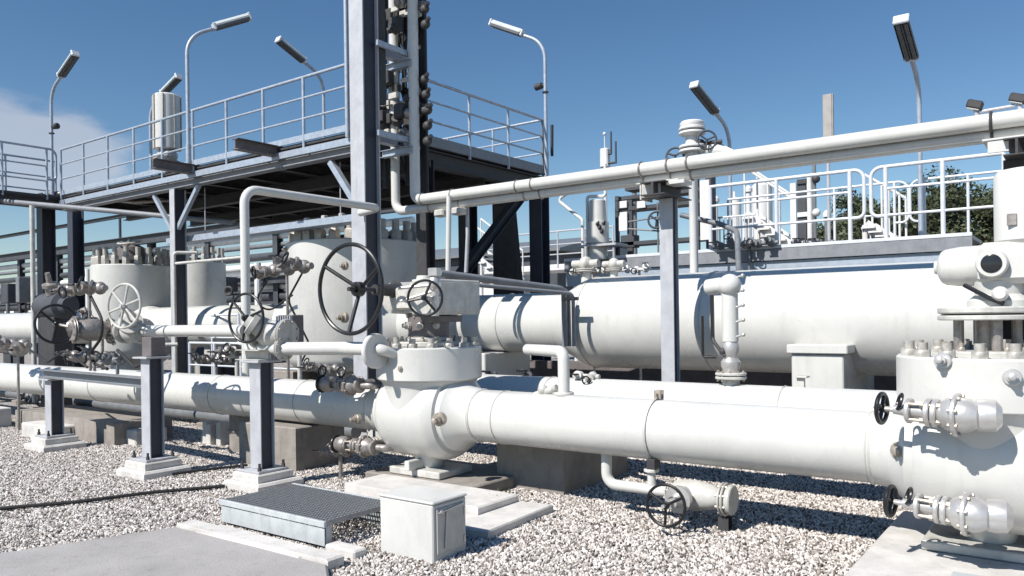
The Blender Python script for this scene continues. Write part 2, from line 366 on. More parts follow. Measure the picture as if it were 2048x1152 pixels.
# loose gravel: tens of thousands of stones scattered over the bed near the viewer
def gravel():
    me = bpy.data.meshes.new('gravel'); x0, x1, y0, y1 = -14.5, 1.0, 2.8, 9.6
    me.from_pydata([(-15,9.6,0), (-15,3.5,0), (-5.6,1.75,0), (1.2,2.7,0), (1.2,9.6,0)], [], [[0,1,2,3,4]])
    ob = bpy.data.objects.new('gravel', me); col.objects.link(ob); ob['kind'] = 'stuff'; ob['label'] = 'pale loose gravel covering the ground of the plant'; ob['category'] = 'gravel'
    m = bpy.data.materials.new("gravel_stone"); m.use_nodes = True; t = m.node_tree; n = t.nodes; l = t.links
    b = n['Principled BSDF']; b.inputs['Roughness'].default_value = 0.85
    oi = n.new('ShaderNodeObjectInfo'); r = n.new('ShaderNodeValToRGB'); e = r.color_ramp.elements
    e[0].position = 0.0; e[0].color = (0.11, 0.09, 0.078, 1); e[1].position = 1.0; e[1].color = (0.86, 0.81, 0.765, 1)
    for p, c in ((0.15, (0.23, 0.195, 0.17)), (0.36, (0.46, 0.41, 0.37)), (0.68, (0.65, 0.60, 0.555))):
        q = e.new(p); q.color = (*c, 1)
    l.new(oi.outputs['Random'], r.inputs['Fac']); l.new(r.outputs['Color'], b.inputs['Base Color'])
    ng = bpy.data.node_groups.new('gravel_scatter', 'GeometryNodeTree')
    ng.interface.new_socket('Geometry', in_out='INPUT', socket_type='NodeSocketGeometry')
    ng.interface.new_socket('Geometry', in_out='OUTPUT', socket_type='NodeSocketGeometry')
    n = ng.nodes; l = ng.links
    gi = n.new('NodeGroupInput'); go = n.new('NodeGroupOutput')
    dp = n.new('GeometryNodeDistributePointsOnFaces'); dp.inputs['Density'].default_value = 3000; dp.inputs['Seed'].default_value = 3
    ic = n.new('GeometryNodeMeshIcoSphere'); ic.inputs['Radius'].default_value = 1.0; ic.inputs['Subdivisions'].default_value = 2
    sp = n.new('GeometryNodeSetPosition'); nv = n.new('ShaderNodeTexNoise'); nv.inputs['Scale'].default_value = 0.8
    vm = n.new('ShaderNodeVectorMath'); vm.operation = 'SUBTRACT'; vm.inputs[1].default_value = (0.5,0.5,0.5)
    l.new(nv.outputs['Color'], vm.inputs[0]); vs = n.new('ShaderNodeVectorMath'); vs.operation = 'SCALE'; vs.inputs['Scale'].default_value = 1.1
    l.new(vm.outputs[0], vs.inputs[0]); l.new(vs.outputs[0], sp.inputs['Offset']); l.new(ic.outputs['Mesh'], sp.inputs['Geometry'])
    sm = n.new('GeometryNodeSetMaterial'); sm.inputs['Material'].default_value = m; l.new(sp.outputs['Geometry'], sm.inputs['Geometry'])
    ss = n.new('GeometryNodeSetShadeSmooth'); ss.inputs['Shade Smooth'].default_value = False; l.new(sm.outputs[0], ss.inputs[0])
    ip = n.new('GeometryNodeInstanceOnPoints')
    rr = n.new('FunctionNodeRandomValue'); rr.data_type = 'FLOAT_VECTOR'; rr.inputs[1].default_value = (6.28,6.28,6.28)
    rs = n.new('FunctionNodeRandomValue'); rs.data_type = 'FLOAT_VECTOR'; rs.inputs[0].default_value = (0.005,0.004,0.004); rs.inputs[1].default_value = (0.022,0.017,0.011); rs.inputs['Seed'].default_value = 5
    l.new(gi.outputs[0], dp.inputs['Mesh']); l.new(dp.outputs['Points'], ip.inputs['Points']); l.new(ss.outputs[0], ip.inputs['Instance'])
    l.new(rr.outputs[0], ip.inputs['Rotation']); l.new(rs.outputs[0], ip.inputs['Scale']); l.new(ip.outputs[0], go.inputs[0])
    md = ob.modifiers.new('scatter', 'NODES'); md.node_group = ng
gravel()

# paving in the near left corner, with its kerb
def slab(pts, z0, z1, c=0.012):
    b = MB(); n = len(pts); pts = [V((p[0], p[1], 0)) for p in pts]; ctr = sum(pts, V((0,0,0)))/n
    lo = [V((p[0], p[1], z0)) for p in pts]; mid = [V((p[0], p[1], z1-c)) for p in pts]
    top = []
    for p in pts: d = (ctr-V((p[0],p[1],0))).normalized()*c*1.4; top.append(V((p[0]+d.x, p[1]+d.y, z1)))
    fs = []
    for r in range(2):
        for i in range(n): j = (i+1) % n; fs.append([r*n+i, r*n+j, (r+1)*n+j, (r+1)*n+i])
    fs.append(list(range(2*n, 3*n))); b.add(lo+mid+top, fs); return b
a0, a1 = P(-300, 1150, Z=0.05), P(352, 1053, Z=0.05)
a2, a3 = P(655, 1128, Z=0.05), P(700, 1400, Z=0.05)
a4 = P(-500, 1500, Z=0.05)
single('pavement', None, None, slab([a0, a4, a3, a2, a1], -0.05, 0.05), PAVE, (0,0,0), kind='structure')
kb = MB(); d = (a2-a1); nrm = V((-d.y, d.x, 0)).normalized()
kq = [a1+nrm*0.004, a2+nrm*0.004, a2+nrm*0.14, a1+nrm*0.14]
single('kerb', None, None, slab(kq, -0.05, 0.075), CONC, (0,0,0), kind='structure')

# ================================================================== THE FRONT GAS LINE
YP, ZP, RP = 5.58, 0.71, 0.235
XA, XB = -5.11, -0.50
def big_valve(t, X, Y, Z, rp, rb, L_, bz0, bz1, bR, nst):
    pr = [(-L_, rp), (-L_+0.015, rp+0.012), (-L_+0.03, rp+0.004), (-L_*0.80, rp*1.10), (-L_*0.66, rb*0.76), (-L_*0.64, rb*0.79), (-L_*0.56, rb*0.80), (-L_*0.55, rb*0.88), (-L_*0.47, rb*0.96), (-L_*0.40, rb), (L_*0.40, rb), (L_*0.47, rb*0.96), (L_*0.55, rb*0.88), (L_*0.56, rb*0.80), (L_*0.64, rb*0.79), (L_*0.66, rb*0.76), (L_*0.80, rp*1.10), (L_-0.03, rp+0.004), (L_-0.015, rp+0.012), (L_, rp)]
    b = MB(); b.lathe((X,Y,Z), (1,0,0), pr, 56); body = t.part('valve_body', b, CREAM)
    b = MB(); b.lathe((X,Y,0), (0,0,1), [(Z-0.05, bR*0.85), (bz0-0.09, bR*0.86), (bz0-0.05, bR*0.88), (bz0-0.004, bR*0.93)], 56); t.part('neck', b, CREAM, body)
    b = MB(); b.lathe((X,Y,0), (0,0,1), [(bz0, bR-0.01), (bz0+0.012, bR), (bz1-0.012, bR), (bz1, bR-0.012)], 64); bo = t.part('bonnet', b, CREAM)
    studs(t, (X,Y,bz1), (0,0,1), bR*0.87, nst, 0.048, 0.085, parent=bo, m=STUD)
    for sx in (-1, 1):       # weld seam on either side
        b = MB(); b.torus((X+sx*L_, Y, Z), (1,0,0), rp+0.001, 0.007, 48, 6); t.part('weld_seam', b, CREAM2)
    return body, bo
def nipple(t, c, a, r=0.03, l=0.05, parent=None, m=None):   # greasing or drain fitting: boss, collar, hex plug
    c = V(c); a = V(a).normalized(); b = MB()
    b.disc(c-a*0.02, c+a*l*0.35, r*1.7, 0.004, 16); b.cyl(c+a*l*0.3, c+a*l*0.8, r, n=14); b.lathe(c+a*l*0.75, a, [(0, r*0.75), (l*0.5, r*0.75), (l*0.55, r*0.5)], 6)
    return t.part('fitting', b, m or BOLT, parent)
def plug_valve(t, c, a, s=1.0, m=SILVER, stem=1, wh=True, to=(0,1,0), tol=0.2):
    """small trunnion vent valve lying along a: body ball, end flange with bolts, yoke rods, stem, little wheel at the far end"""
    c = V(c); a = V(a).normalized(); to = V(to).normalized(); _, u, w = basis(a)
    b = MB(); b.lathe(c, a, [(-0.115*s, 0.03*s), (-0.105*s, 0.06*s), (-0.06*s, 0.088*s), (0, 0.098*s), (0.05*s, 0.086*s), (0.085*s, 0.06*s), (0.09*s, 0.055*s)], 22); bd = t.part('valve_body', b, m)
    b = MB(); b.disc(c-a*0.014*s, c+a*0.012*s, 0.116*s, 0.006*s, 28); rg = t.part('body_flange', b, m, bd)
    for i in range(8): d_ = (u*math.cos(i*0.785+.3)+w*math.sin(i*0.785+.3))*0.102*s; b = MB(); b.cyl(c+d_-a*0.024*s, c+d_+a*0.022*s, 0.011*s, n=6); t.part('bolt', b, BOLT, bd)
    b = MB(); b.cyl(c, c+to*tol, 0.042*s, n=14); b.disc(c+to*(0.085*s), c+to*(0.115*s), 0.08*s, 0.006, 18); b.disc(c+to*(0.12*s), c+to*(0.15*s), 0.08*s, 0.006, 18); t.part('branch_pipe', b, m)
    b = MB(); b.disc(c+a*0.088*s, c+a*0.118*s, 0.078*s, 0.006*s, 18); b.disc(c+a*0.124*s, c+a*0.152*s, 0.078*s, 0.006*s, 18); t.part('flange', b, m)
    b = MB()
    for i in range(4):
        d_ = (u*math.cos(0.78+i*1.571)+w*math.sin(0.78+i*1.571))*0.06*s; b.cyl(c+a*0.07*s+d_, c+a*0.235*s+d_, 0.0095*s, n=6)
        b.lathe(c+a*0.152*s+d_, a, [(0, 0.017*s), (0.02*s, 0.017*s)], 6); b.lathe(c+a*0.068*s+d_, a, [(0, 0.017*s), (0.02*s, 0.017*s)], 6)
    t.part('yoke_bolts', b, BOLT, kind='stuff')
    b = MB(); b.disc(c+a*0.225*s, c+a*0.25*s, 0.07*s, 0.005*s, 16); b.lathe(c+a*0.15*s, a, [(0, 0.04*s), (0.09*s, 0.034*s), (0.17*s, 0.026*s)], 14); t.part('gland', b, m)
    b = MB(); b.cyl(c+a*0.2*s, c+a*0.40*s, 0.015*s, n=10); t.part('stem', b, SILVER)
    if wh: wheel(t, c+a*0.385*s, a, 0.082*s, 0.0125*s, BLACK, 4, 0.4, hub=0.22)

# valve in the middle, worked by a large black handwheel
vA = Thing('ball_valve', 'large cream ball valve on the front pipe, with the biggest black handwheel', 'valve', (XA, YP, 0.12))
bodyA, bonA = big_valve(vA, XA, YP, ZP, RP, 0.435, 0.66, 1.03, 1.335, 0.505, 16)
b = MB(); b.cyl((XA,YP,0.19), (XA,YP,0.34), 0.13, 0.17, 24); vA.part('pedestal', b, CREAM)
b = MB(); b.box((XA-0.32,YP-0.24,0.124), (XA+0.32,YP+0.24,0.19), 0.008); vA.part('foot_plate', b, CREAM2)
b = MB(); b.box((XA-0.03,YP-0.33,0.19), (XA+0.03,YP-0.13,0.28), 0.006); vA.part('foot_rib', b, CREAM)
nipple(vA, P(880, 838, Y=YP-0.44), (0.25,-1,-0.05), 0.036, 0.10)
nipple(vA, P(716, 838, Y=YP-0.31), (-0.2,-1,0), 0.028, 0.07)
nipple(vA, P(820, 738, Y=YP-0.40), (-0.3,-1,0.1), 0.034, 0.09)
# stack over the bonnet: adaptor, yoke with openings, gearbox
zt = 1.335
b = MB(); b.disc((XA,YP,zt), (XA,YP,zt+0.05), 0.30, 0.01, 36); b.disc((XA,YP,zt+0.05), (XA,YP,zt+0.09), 0.22, 0.01, 32); st = vA.part('adaptor_plate', b, CREAM2)
studs(vA, (XA,YP,zt+0.05), (0,0,1), 0.265, 12, 0.022, 0.05, parent=st)
b = MB()
for th in (0.6, 2.2, 3.7, 5.3): b.box((XA+0.15*math.cos(th)-0.03, YP+0.15*math.sin(th)-0.03, zt+0.085), (XA+0.15*math.cos(th)+0.03, YP+0.15*math.sin(th)+0.03, zt+0.33), 0.006)
b.cyl((XA,YP,zt+0.08), (XA,YP,zt+0.36), 0.20, n=28); vA.part('yoke', b, BROWN)
for th in (-2.6, -1.9, -1.2, -0.5): b = MB(); c_ = V((XA+0.2*math.cos(th), YP+0.2*math.sin(th), zt+0.2)); b.lathe(c_, (math.cos(th),math.sin(th),0), [(0,0.035), (0.03,0.035), (0.035,0.022), (0.06,0.02)], 8); vA.part('cover_bolt', b, STUD)
b = MB(); b.disc((XA,YP,zt+0.32), (XA,YP,zt+0.37), 0.24, 0.008, 32); t_ = vA.part('yoke_plate', b, CREAM2)
studs(vA, (XA,YP,zt+0.32), (0,0,-1), 0.20, 8, 0.02, 0.045, parent=t_)
gz = zt+0.35
b = MB(); b.lathe((XA-0.05,YP,0), (0,0,1), [(gz, 0.24), (gz+0.02, 0.28), (gz+0.20, 0.28), (gz+0.225, 0.25), (gz+0.24, 0.15), (gz+0.27, 0.13)], 36)
b.lathe((XA-0.05,YP,0), (0,0,1), [(gz+0.26, 0.09), (gz+0.33, 0.07)], 24); gb = vA.part('gearbox', b, CREAM2)
b = MB(); b.lathe((XA-0.31,YP-0.20,gz+0.12), (0,1,0), [(0, 0.09), (0.03, 0.15), (0.33, 0.165), (0.37, 0.12), (0.42, 0.09)], 28); vA.part('worm_housing', b, CREAM2)
wx = P(700, 578, Y=4.84)
b = MB(); b.lathe((wx.x,wx.y-0.02,wx.z), (0,1,0), [(0, 0.02), (0.55, 0.02)], 14); b.lathe((wx.x, wx.y+0.30, wx.z), (0,1,0), [(0, 0.05), (0.22, 0.062), (0.28, 0.10)], 20); vA.part('wheel_shaft', b, DARKST)
wheel(vA, wx, (0.02,-1,0), 0.405, 0.0195, BLACK, 3, 0.46, dish=-0.11, hub=0.17)
# oblong spring housing to the right of the gearbox, shown from its shaded end
bx = MB(); bx.box((XA+0.06, YP-0.30, gz-0.05), (XA+0.32, YP+0.40, gz+0.28), 0.012); vA.part('spring_housing', bx, CREAM2)
b = MB(); b.box((XA+0.321, YP-0.26, gz-0.02), (XA+0.330, YP+0.36, gz+0.25), 0.003); vA.part('end_plate', b, CREAM2)
b = MB(); b.box((XA+0.08, YP-0.16, gz-0.12), (XA+0.26, YP+0.2, gz-0.055), 0.01); vA.part('housing_bracket', b, BROWN)

# small hydraulic hand pump with its own wheel in front of that housing
hp = P(850, 596, Y=YP-0.50)
t = Thing('hand_pump_valve', 'small needle valve with a narrow black wheel, in front of the oblong housing', 'valve', hp)
wheel(t, hp, (0.45,-0.9,0), 0.155, 0.012, BLACK, 3, 1.2, dish=0.02, hub=0.16)
b = MB(); b.tube([hp, hp+V((-0.03,0.10,0)), hp+V((-0.03,0.26,0.02))], 0.02, n=10); t.part('stem', b, SILVER)
b = MB(); b.ball(hp+V((-0.02,0.15,0.13)), 0.07, 18, (0.8,0.9,1.2)); b.cyl(hp+V((-0.02,0.15,-0.16)), hp+V((-0.02,0.15,0.24)), 0.035, n=14); t.part('valve_body', b, SILVER)
b = MB(); b.cyl(hp+V((-0.02,0.15,0.2)), hp+V((-0.02,0.15,0.27)), 0.06, n=6); b.cyl(hp+V((-0.34,0.02,0.10)), hp+V((0.0,0.14,0.12)), 0.017, n=10); b.cyl(hp+V((-0.30,0.0,-0.02)), hp+V((0.0,0.14,0.07)), 0.013, n=10); t.part('lever', b, SILVER)

# vent valves that hang on the middle valve
for (px, py, lab, dz) in ((700, 770, 'upper dull metal vent valve on the left end of the middle ball valve', 0), (730, 893, 'lower dull metal vent valve under the left end of the middle ball valve', 1)):
    c = P(px, py, Y=YP-0.42 if dz == 0 else YP-0.34)
    t = Thing('vent_valve', lab, 'valve', c, 'vent valves on the front line')
    plug_valve(t, c, (-1,-0.10,0.0), 0.95, PEWTER, tol=0.30)
    c2 = c+V((-0.24,-0.02,0))
    b = MB(); b.lathe(c2, (-1,-0.1,0), [(-0.02, 0.05), (0.0, 0.075), (0.03, 0.082), (0.07, 0.082), (0.10, 0.07), (0.13, 0.07), (0.15, 0.05)], 20); t.part('collar', b, PEWTER)
    b = MB(); b.tube([c+V((0.02,0,0)), c+V((0.26,0.03,0)), c+V((0.26,0.22,0))], 0.035, 0.06, 12); b.disc(c+V((0.12,0,0)), c+V((0.15,0,0)), 0.075, 0.005, 18); t.part('elbow', b, PEWTER)
    if dz == 0:
        for q in (0.02, -0.26): b = MB(); b.torus(c+V((q-0.12,-0.02,0.125)), (0.1,-1,0.25), 0.05, 0.010, 26, 8); t.part('handwheel', b, BLACK)
        for q in (-0.1, -0.38): b = MB(); b.cyl(c+V((q,0,0.05)), c+V((q,-0.01,0.13)), 0.016, n=8); t.part('needle_stem', b, SILVER)

# valve at the right edge, with electric actuator
vB = Thing('motor_valve', 'cream ball valve at the right edge, driven by an electric actuator', 'valve', (XB, YP, 0.15))
bodyB, bonB = big_valve(vB, XB, YP, ZP, RP, 0.445, 0.66, 1.02, 1.33, 0.505, 16)
b = MB(); b.cyl((XB,YP,0.20), (XB,YP,0.34), 0.13, 0.17, 24); vB.part('pedestal', b, CREAM)
b = MB(); b.box((XB-0.34,YP-0.28,0.154), (XB+0.34,YP+0.28,0.21), 0.008); vB.part('foot_plate', b, CREAM2)
nipple(vB, P(1800, 902, Y=YP-0.30), (-0.35,-1,0.05), 0.034, 0.05)
nipple(vB, P(1888, 722, Y=YP-0.47), (-0.25,-1,0.12), 0.028, 0.07, m=SILVER)
nipple(vB, P(2024, 755, Y=YP-0.47), (0.1,-1,0.1), 0.028, 0.07, m=SILVER)
b = MB(); b.disc((XB,YP,1.31), (XB,YP,1.36), 0.27, 0.01, 36); t_ = vB.part('adaptor_plate', b, CREAM2)
studs(vB, (XB,YP,1.36), (0,0,1), 0.235, 12, 0.022, 0.05, parent=t_)
b = MB()
b.cyl((XB,YP,1.35), (XB,YP,1.62), 0.065, n=20)
for th in (0.4, 1.97, 3.54, 5.11): b.cyl((XB+0.16*math.cos(th), YP+0.16*math.sin(th), 1.35), (XB+0.16*math.cos(th), YP+0.16*math.sin(th), 1.60), 0.03, n=10)
vB.part('yoke', b, PEWTER)
b = MB(); b.disc((XB,YP,1.545), (XB,YP,1.575), 0.27, 0.006, 36); b.disc((XB,YP,1.585), (XB,YP,1.625), 0.27, 0.008, 36); vB.part('yoke_plate', b, CREAM2)
b = MB(); b.cyl((XB,YP,1.575), (XB,YP,1.586), 0.25, n=30); vB.part('gasket', b, BLACK)
# actuator: ribbed motor barrel pointing left, gear head with a dark round sight glass, tall terminal housing
ac = P(1985, 528, Y=YP-0.14)
b = MB(); b.lathe((ac.x-0.04, YP, ac.z), (-1,0.02,0), [(-0.10, 0.12), (0.02, 0.125), (0.14, 0.123), (0.22, 0.112), (0.245, 0.098), (0.26, 0.07), (0.27, 0.045), (0.285, 0.04)], 36); vB.part('motor_barrel', b, CREAM)
b = MB(); b.box((ac.x-0.08, YP-0.15, ac.z-0.12), (ac.x+0.24, YP+0.16, ac.z+0.13), 0.035); b.lathe((ac.x+0.02, YP, 0), (0,0,1), [(1.625, 0.17), (1.66, 0.17), (1.70, 0.13), (ac.z-0.10, 0.14)], 30); vB.part('gear_head', b, CREAM)
b = MB(); b.lathe((ac.x, YP-0.155, ac.z), (0,-1,0), [(0, 0.085), (0.04, 0.085), (0.055, 0.076)], 30); sg = vB.part('sight_ring', b, CREAM)
b = MB(); b.lathe((ac.x, YP-0.19, ac.z), (0,-1,0), [(0, 0.055), (0.024, 0.055), (0.03, 0.04)], 28); vB.part('sight_glass', b, GLASS, sg)
tb = P(2030, 470, Y=YP)
b = MB(); b.lathe((tb.x+0.06, YP+0.02, 0), (0,0,1), [(ac.z+0.12, 0.15), (ac.z+0.14, 0.17), (ac.z+0.53, 0.17), (ac.z+0.56, 0.15), (ac.z+0.57, 0.10)], 36); vB.part('terminal_housing', b, CREAM)
b = MB(); b.box((tb.x-0.03, YP-0.155, ac.z+0.22), (tb.x+0.02, YP-0.14, ac.z+0.29), 0.003); vB.part('name_plate', b, PEWTER)
b = MB(); b.tube([(ac.x-0.15,YP-0.10,ac.z-0.12), (ac.x-0.02,YP-0.2,ac.z-0.20), (ac.x+0.06,YP-0.19,1.64)], 0.014, 0.04, 10); vB.part('cable_conduit', b, BLACK)
b = MB(); b.lathe((ac.x+0.04, YP-0.15, ac.z-0.185), (0,-1,0.1), [(0, 0.04), (0.05, 0.045), (0.07, 0.03)], 18); vB.part('cable_gland', b, CREAM)
b = MB(); b.box((ac.x-0.02, YP+0.21, 1.42), (ac.x+0.75, YP+0.25, ac.z-0.08), 0.004); vB.part('back_plate', b, DARKST)
for (px, py, lab) in ((1915, 830, 'upper bright metal vent valve in front of the right ball valve'), (1935, 1028, 'lower bright metal vent valve in front of the right ball valve')):
    c = P(px, py, Y=YP-0.62)
    t = Thing('vent_valve', lab, 'valve', c, 'vent valves on the front line')
    plug_valve(t, c, (-1,0.16,0.02), 1.05, SILVER, tol=0.30)
    c2 = c+V((0.13,0.03,0.0)); b = MB(); b.lathe(c2, (1,0.1,0), [(-0.06, 0.05), (-0.04, 0.088), (0.0, 0.094), (0.05, 0.088), (0.08, 0.05)], 20); t.part('collar', b, SILVER)
    b = MB(); b.torus(c+V((-0.30,0.04,0.055)), (-0.9,-0.3,0.3), 0.045, 0.010, 24, 8); t.part('handwheel', b, BLACK)
# pipe between, pipe to the left, pipe off to the right
t = Thing('gas_pipe', 'cream gas pipe between the two front ball valves, with a clamp band round it', 'pipe', ((XA+XB)/2, YP, ZP))
b = MB(); x0, x1 = XA+0.66, XB-0.66; b.lathe((x0,YP,ZP), (1,0,0), [(0, RP-0.002), (0.005, RP), (x1-x0-0.005, RP), (x1-x0, RP-0.002)], 56); t.part('pipe_wall', b, CREAM)
cx = P(1295, 850, Y=YP-0.2).x
b = MB(); b.lathe((cx-0.02,YP,ZP), (1,0,0), [(0, RP+0.001), (0.0, RP+0.012), (0.018, RP+0.012), (0.018, RP+0.001)], 56, cap=False); t.part('clamp_band', b, CREAM2)
b = MB(); b.box((cx-0.03,YP-0.03,ZP+RP+0.005), (cx+0.03,YP-0.015,ZP+RP+0.075), 0.003); b.box((cx-0.03,YP+0.015,ZP+RP+0.005), (cx+0.03,YP+0.03,ZP+RP+0.075), 0.003); b.cyl((cx,YP-0.07,ZP+RP+0.045), (cx,YP+0.07,ZP+RP+0.045), 0.010, n=8); t.part('clamp_lug', b, BOLT)
b = MB(); b.box((cx-0.035,YP-0.16,ZP-RP-0.05), (cx+0.035,YP-0.06,ZP-RP+0.03), 0.004); t.part('clamp_lug', b, DARKST)
b = MB(); b.torus((P(985,850,Y=YP-0.2).x, YP, ZP), (1,0,0), RP+0.001, 0.006, 48, 6); t.part('weld_seam', b, CREAM2)
t = Thing('gas_pipe', 'long cream gas pipe running off to the left behind the three grey posts', 'pipe', (-12, YP, ZP))
b = MB(); b.lathe((-30,YP,ZP), (1,0,0), [(0, RP), (30+XA-0.66, RP)], 40); t.part('pipe_wall', b, CREAM)
for px in (180, 420, 590): b = MB(); b.torus((P(px,790,Y=YP-0.2).x, YP, ZP), (1,0,0), RP+0.001, 0.007, 40, 6); t.part('weld_seam', b, CREAM2)
b = MB(); b.lathe((XB+0.66,YP,ZP), (1,0,0), [(0, RP), (6, RP)], 40); single('gas_pipe', 'cream pipe stub running out past the right ball valve', 'pipe', b, CREAM, (XB+1,YP,ZP))
# second header, a metre behind
Y2, Z2 = 6.75, 0.745
t = Thing('header_pipe', 'second cream header pipe running level behind the front gas pipe', 'pipe', (-5, Y2, Z2))
b = MB(); b.tube([(-6.9,Y2,-0.05), (-6.9,Y2,Z2), (6,Y2,Z2)], RP, 0.4, 44, 10); t.part('pipe_wall', b, CREAM)
b = MB(); xx = P(1588, 790, Y=Y2-0.2).x; b.box((xx-0.03,Y2-0.02,Z2+RP-0.01), (xx+0.03,Y2+0.02,Z2+RP+0.09), 0.003); b.box((xx-0.035,Y2-0.05,Z2+RP+0.08), (xx+0.06,Y2+0.05,Z2+RP+0.095), 0.003); t.part('lifting_lug', b, CREAM2)
for px in (1085, 1555): b = MB(); b.torus((P(px,790,Y=Y2-0.2).x, Y2, Z2), (1,0,0), RP+0.001, 0.007, 40, 6); t.part('weld_seam', b, CREAM2)

# ================================================================== CONCRETE AND THINGS ON THE GROUND
b = slab([(-5.45,4.80), (-3.85,4.74), (-3.85,5.28), (-5.45,5.28)], -0.03, 0.125); single('concrete_slab', 'pale strip of concrete slab in front of the middle ball valve', 'slab', b, CONC, (XA,5,0))
b = slab([(-5.7,5.285), (-4.35,5.285), (-4.35,6.2), (-5.7,6.2)], -0.03, 0.12); single('concrete_slab', 'slab coloured dark brown for shaded soil right under the middle ball valve', 'slab', b, CONCD, (XA,YP,0))  # dark colour stands for brown soil in the valve's shadow
b = slab([(-4.05,4.38), (-3.50,4.42), (-3.55,5.35), (-3.842,5.3), (-3.842,4.71), (-4.05,4.71)], -0.03, 0.065); single('concrete_slab', 'low strip of pale concrete beside the slab of the middle ball valve', 'slab', b, CONC, (-3.7,4.8,0))
b = slab([(-1.12,4.3), (1.2,4.3), (1.2,6.3), (-1.12,6.3)], -0.03, 0.15, 0.02); single('concrete_plinth', 'pale concrete plinth under the right ball valve', 'plinth', b, CONC, (0,YP,0))
for x0, x1, lab in ((-0.62,-0.30,'left steel cover plate lying on the right concrete plinth'), (-0.29,0.02,'right steel cover plate lying on the right concrete plinth')): b = MB(); b.box((x0,4.32,0.152), (x1,4.9,0.17), 0.004); single('cover_plate', lab, 'plate', b, STEPM, ((x0+x1)/2,4.6,0.15))
def pier(lab, x0, x1, y0, y1, z1, m=CONCD, name='concrete_pier'):
    b = slab([(x0,y0), (x1,y0), (x1,y1), (x0,y1)], -0.03, z1); return single(name, lab, 'pier', b, m, ((x0+x1)/2,(y0+y1)/2,0), 'concrete piers under the front line')
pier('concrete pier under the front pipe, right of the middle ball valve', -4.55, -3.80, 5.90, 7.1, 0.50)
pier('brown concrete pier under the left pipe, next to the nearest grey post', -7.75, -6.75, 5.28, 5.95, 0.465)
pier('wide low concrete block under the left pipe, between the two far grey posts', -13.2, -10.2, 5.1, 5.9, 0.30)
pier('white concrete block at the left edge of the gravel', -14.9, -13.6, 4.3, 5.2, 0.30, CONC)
q = P(470, 905, Z=0); b = MB(); b.lathe((q.x,q.y+0.25,0), (0,0,1), [(-0.02,0.27), (0.24,0.27), (0.25,0.285), (0.27,0.285), (0.28,0.27), (0.46,0.27), (0.47,0.25)], 32); single('concrete_drum', 'round grey drum support standing under the left pipe', 'support', b, CONCD, (q.x,q.y+0.25,0))
q = P(420, 890, Z=0)
for (dx, h, lab) in ((-0.25,0.10,'lowest white block of the row left of the round drum support'), (-0.12,0.30,'tall white block second in the row left of the round drum support'), (0.02,0.27,'slightly shorter white block third in the row by the round drum support'), (0.16,0.30,'tall white block next to the round drum support')): b = MB(); b.box((q.x+dx-0.05,q.y-0.05+abs(dx)*.4,0), (q.x+dx+0.05,q.y+0.1+abs(dx)*.4,h), 0.008); single('concrete_block', lab, 'block', b, CONC, (q.x+dx,q.y,0), 'small white blocks by the drum support')
for i, (px, py, w_, lab) in enumerate(((70, 850, 0.5, 'pale concrete kerb block far left behind the furthest grey post'), (200, 852, 0.9, 'long pale concrete beam lying under the left pipe'))):
    q = P(px, py, Z=0.2); b = MB(); b.box((q.x-w_,q.y+0.02,-0.02), (q.x+w_,q.y+0.45,0.2), 0.015); single('concrete_beam', lab, 'beam', b, CONC, (q.x,q.y,0))

# white enclosure on the gravel
BX0, BX1, BY0, BY1, BH = -3.95, -3.46, 3.79, 4.13, 0.40
t = Thing('equipment_box', 'white painted box standing on the gravel in the foreground', 'box', ((BX0+BX1)/2,(BY0+BY1)/2,0))
b = MB(); b.box((BX0,BY0,-0.01), (BX1,BY1,BH-0.022), 0.008); t.part('body', b, CREAM)
b = MB(); b.box((BX0-0.008,BY0-0.008,BH-0.020), (BX1+0.010,BY1+0.008,BH), 0.008); t.part('lid', b, CREAM)
b = MB(); b.box((BX1+0.002,BY0+0.03,0.05), (BX1+0.012,BY1-0.03,BH-0.05), 0.004); dr = t.part('door', b, CREAM2)
b = MB(); b.cyl((BX1+0.02,BY0+0.04,BH-0.075), (BX1+0.02,BY1-0.05,BH-0.06), 0.006, n=8); b.cyl((BX1+0.02,BY0+0.12,BH-0.08), (BX1+0.02,BY0+0.10,0.08), 0.006, n=8); b.box((BX1+0.012,BY0+0.05,BH-0.085), (BX1+0.03,BY0+0.075,BH-0.06), 0.003); t.part('latch', b, SILVER, dr)

for z in (0.10, BH-0.11): b = MB(); b.box((BX1+0.003,BY1-0.045,z-0.025), (BX1+0.020,BY1-0.028,z+0.025), 0.003); t.part('hinge', b, SILVER)
b = MB(); b.cyl((BX0+0.30,BY1+0.01,0.06), (BX0+0.30,BY1+0.10,0.03), 0.018, n=10); t.part('cable_gland', b, RUBBER)
# grated step in front of the slab
SX0, SX1, SY0, SY1, SZ = -5.50, -4.28, 3.58, 4.28, 0.205
t = Thing('grated_step', 'low grey steel step with a grated top, left of the white box', 'step', ((SX0+SX1)/2,(SY0+SY1)/2,0))
b = MB(); b.box((SX0,SY0,0.03), (SX1,SY0+0.006,0.155), 0.002); b.box((SX0,SY1-0.006,0.03), (SX1,SY1,0.155), 0.002); t.part('side_plate', b, STEPM)
b = MB(); b.box((SX0,SY0+0.007,0.03), (SX0+0.006,SY1-0.007,0.155), 0.002); t.part('end_plate', b, STEPM)
b = MB(); b.box((SX0-0.02,SY0-0.012,0.163), (SX1+0.012,SY0+0.012,SZ), 0.003); t.part('nosing', b, STEPM)
b = MB(); b.box((SX0-0.02,SY1-0.012,0.163), (SX1+0.012,SY1+0.012,SZ), 0.003); t.part('nosing', b, STEPM)
b = MB(); k = 44
for i in range(k): x = SX0+0.01+(SX1-SX0-0.02)*i/(k-1); b.box((x-0.0035,SY0+0.013,0.166), (x+0.0035,SY1-0.013,SZ-0.002))
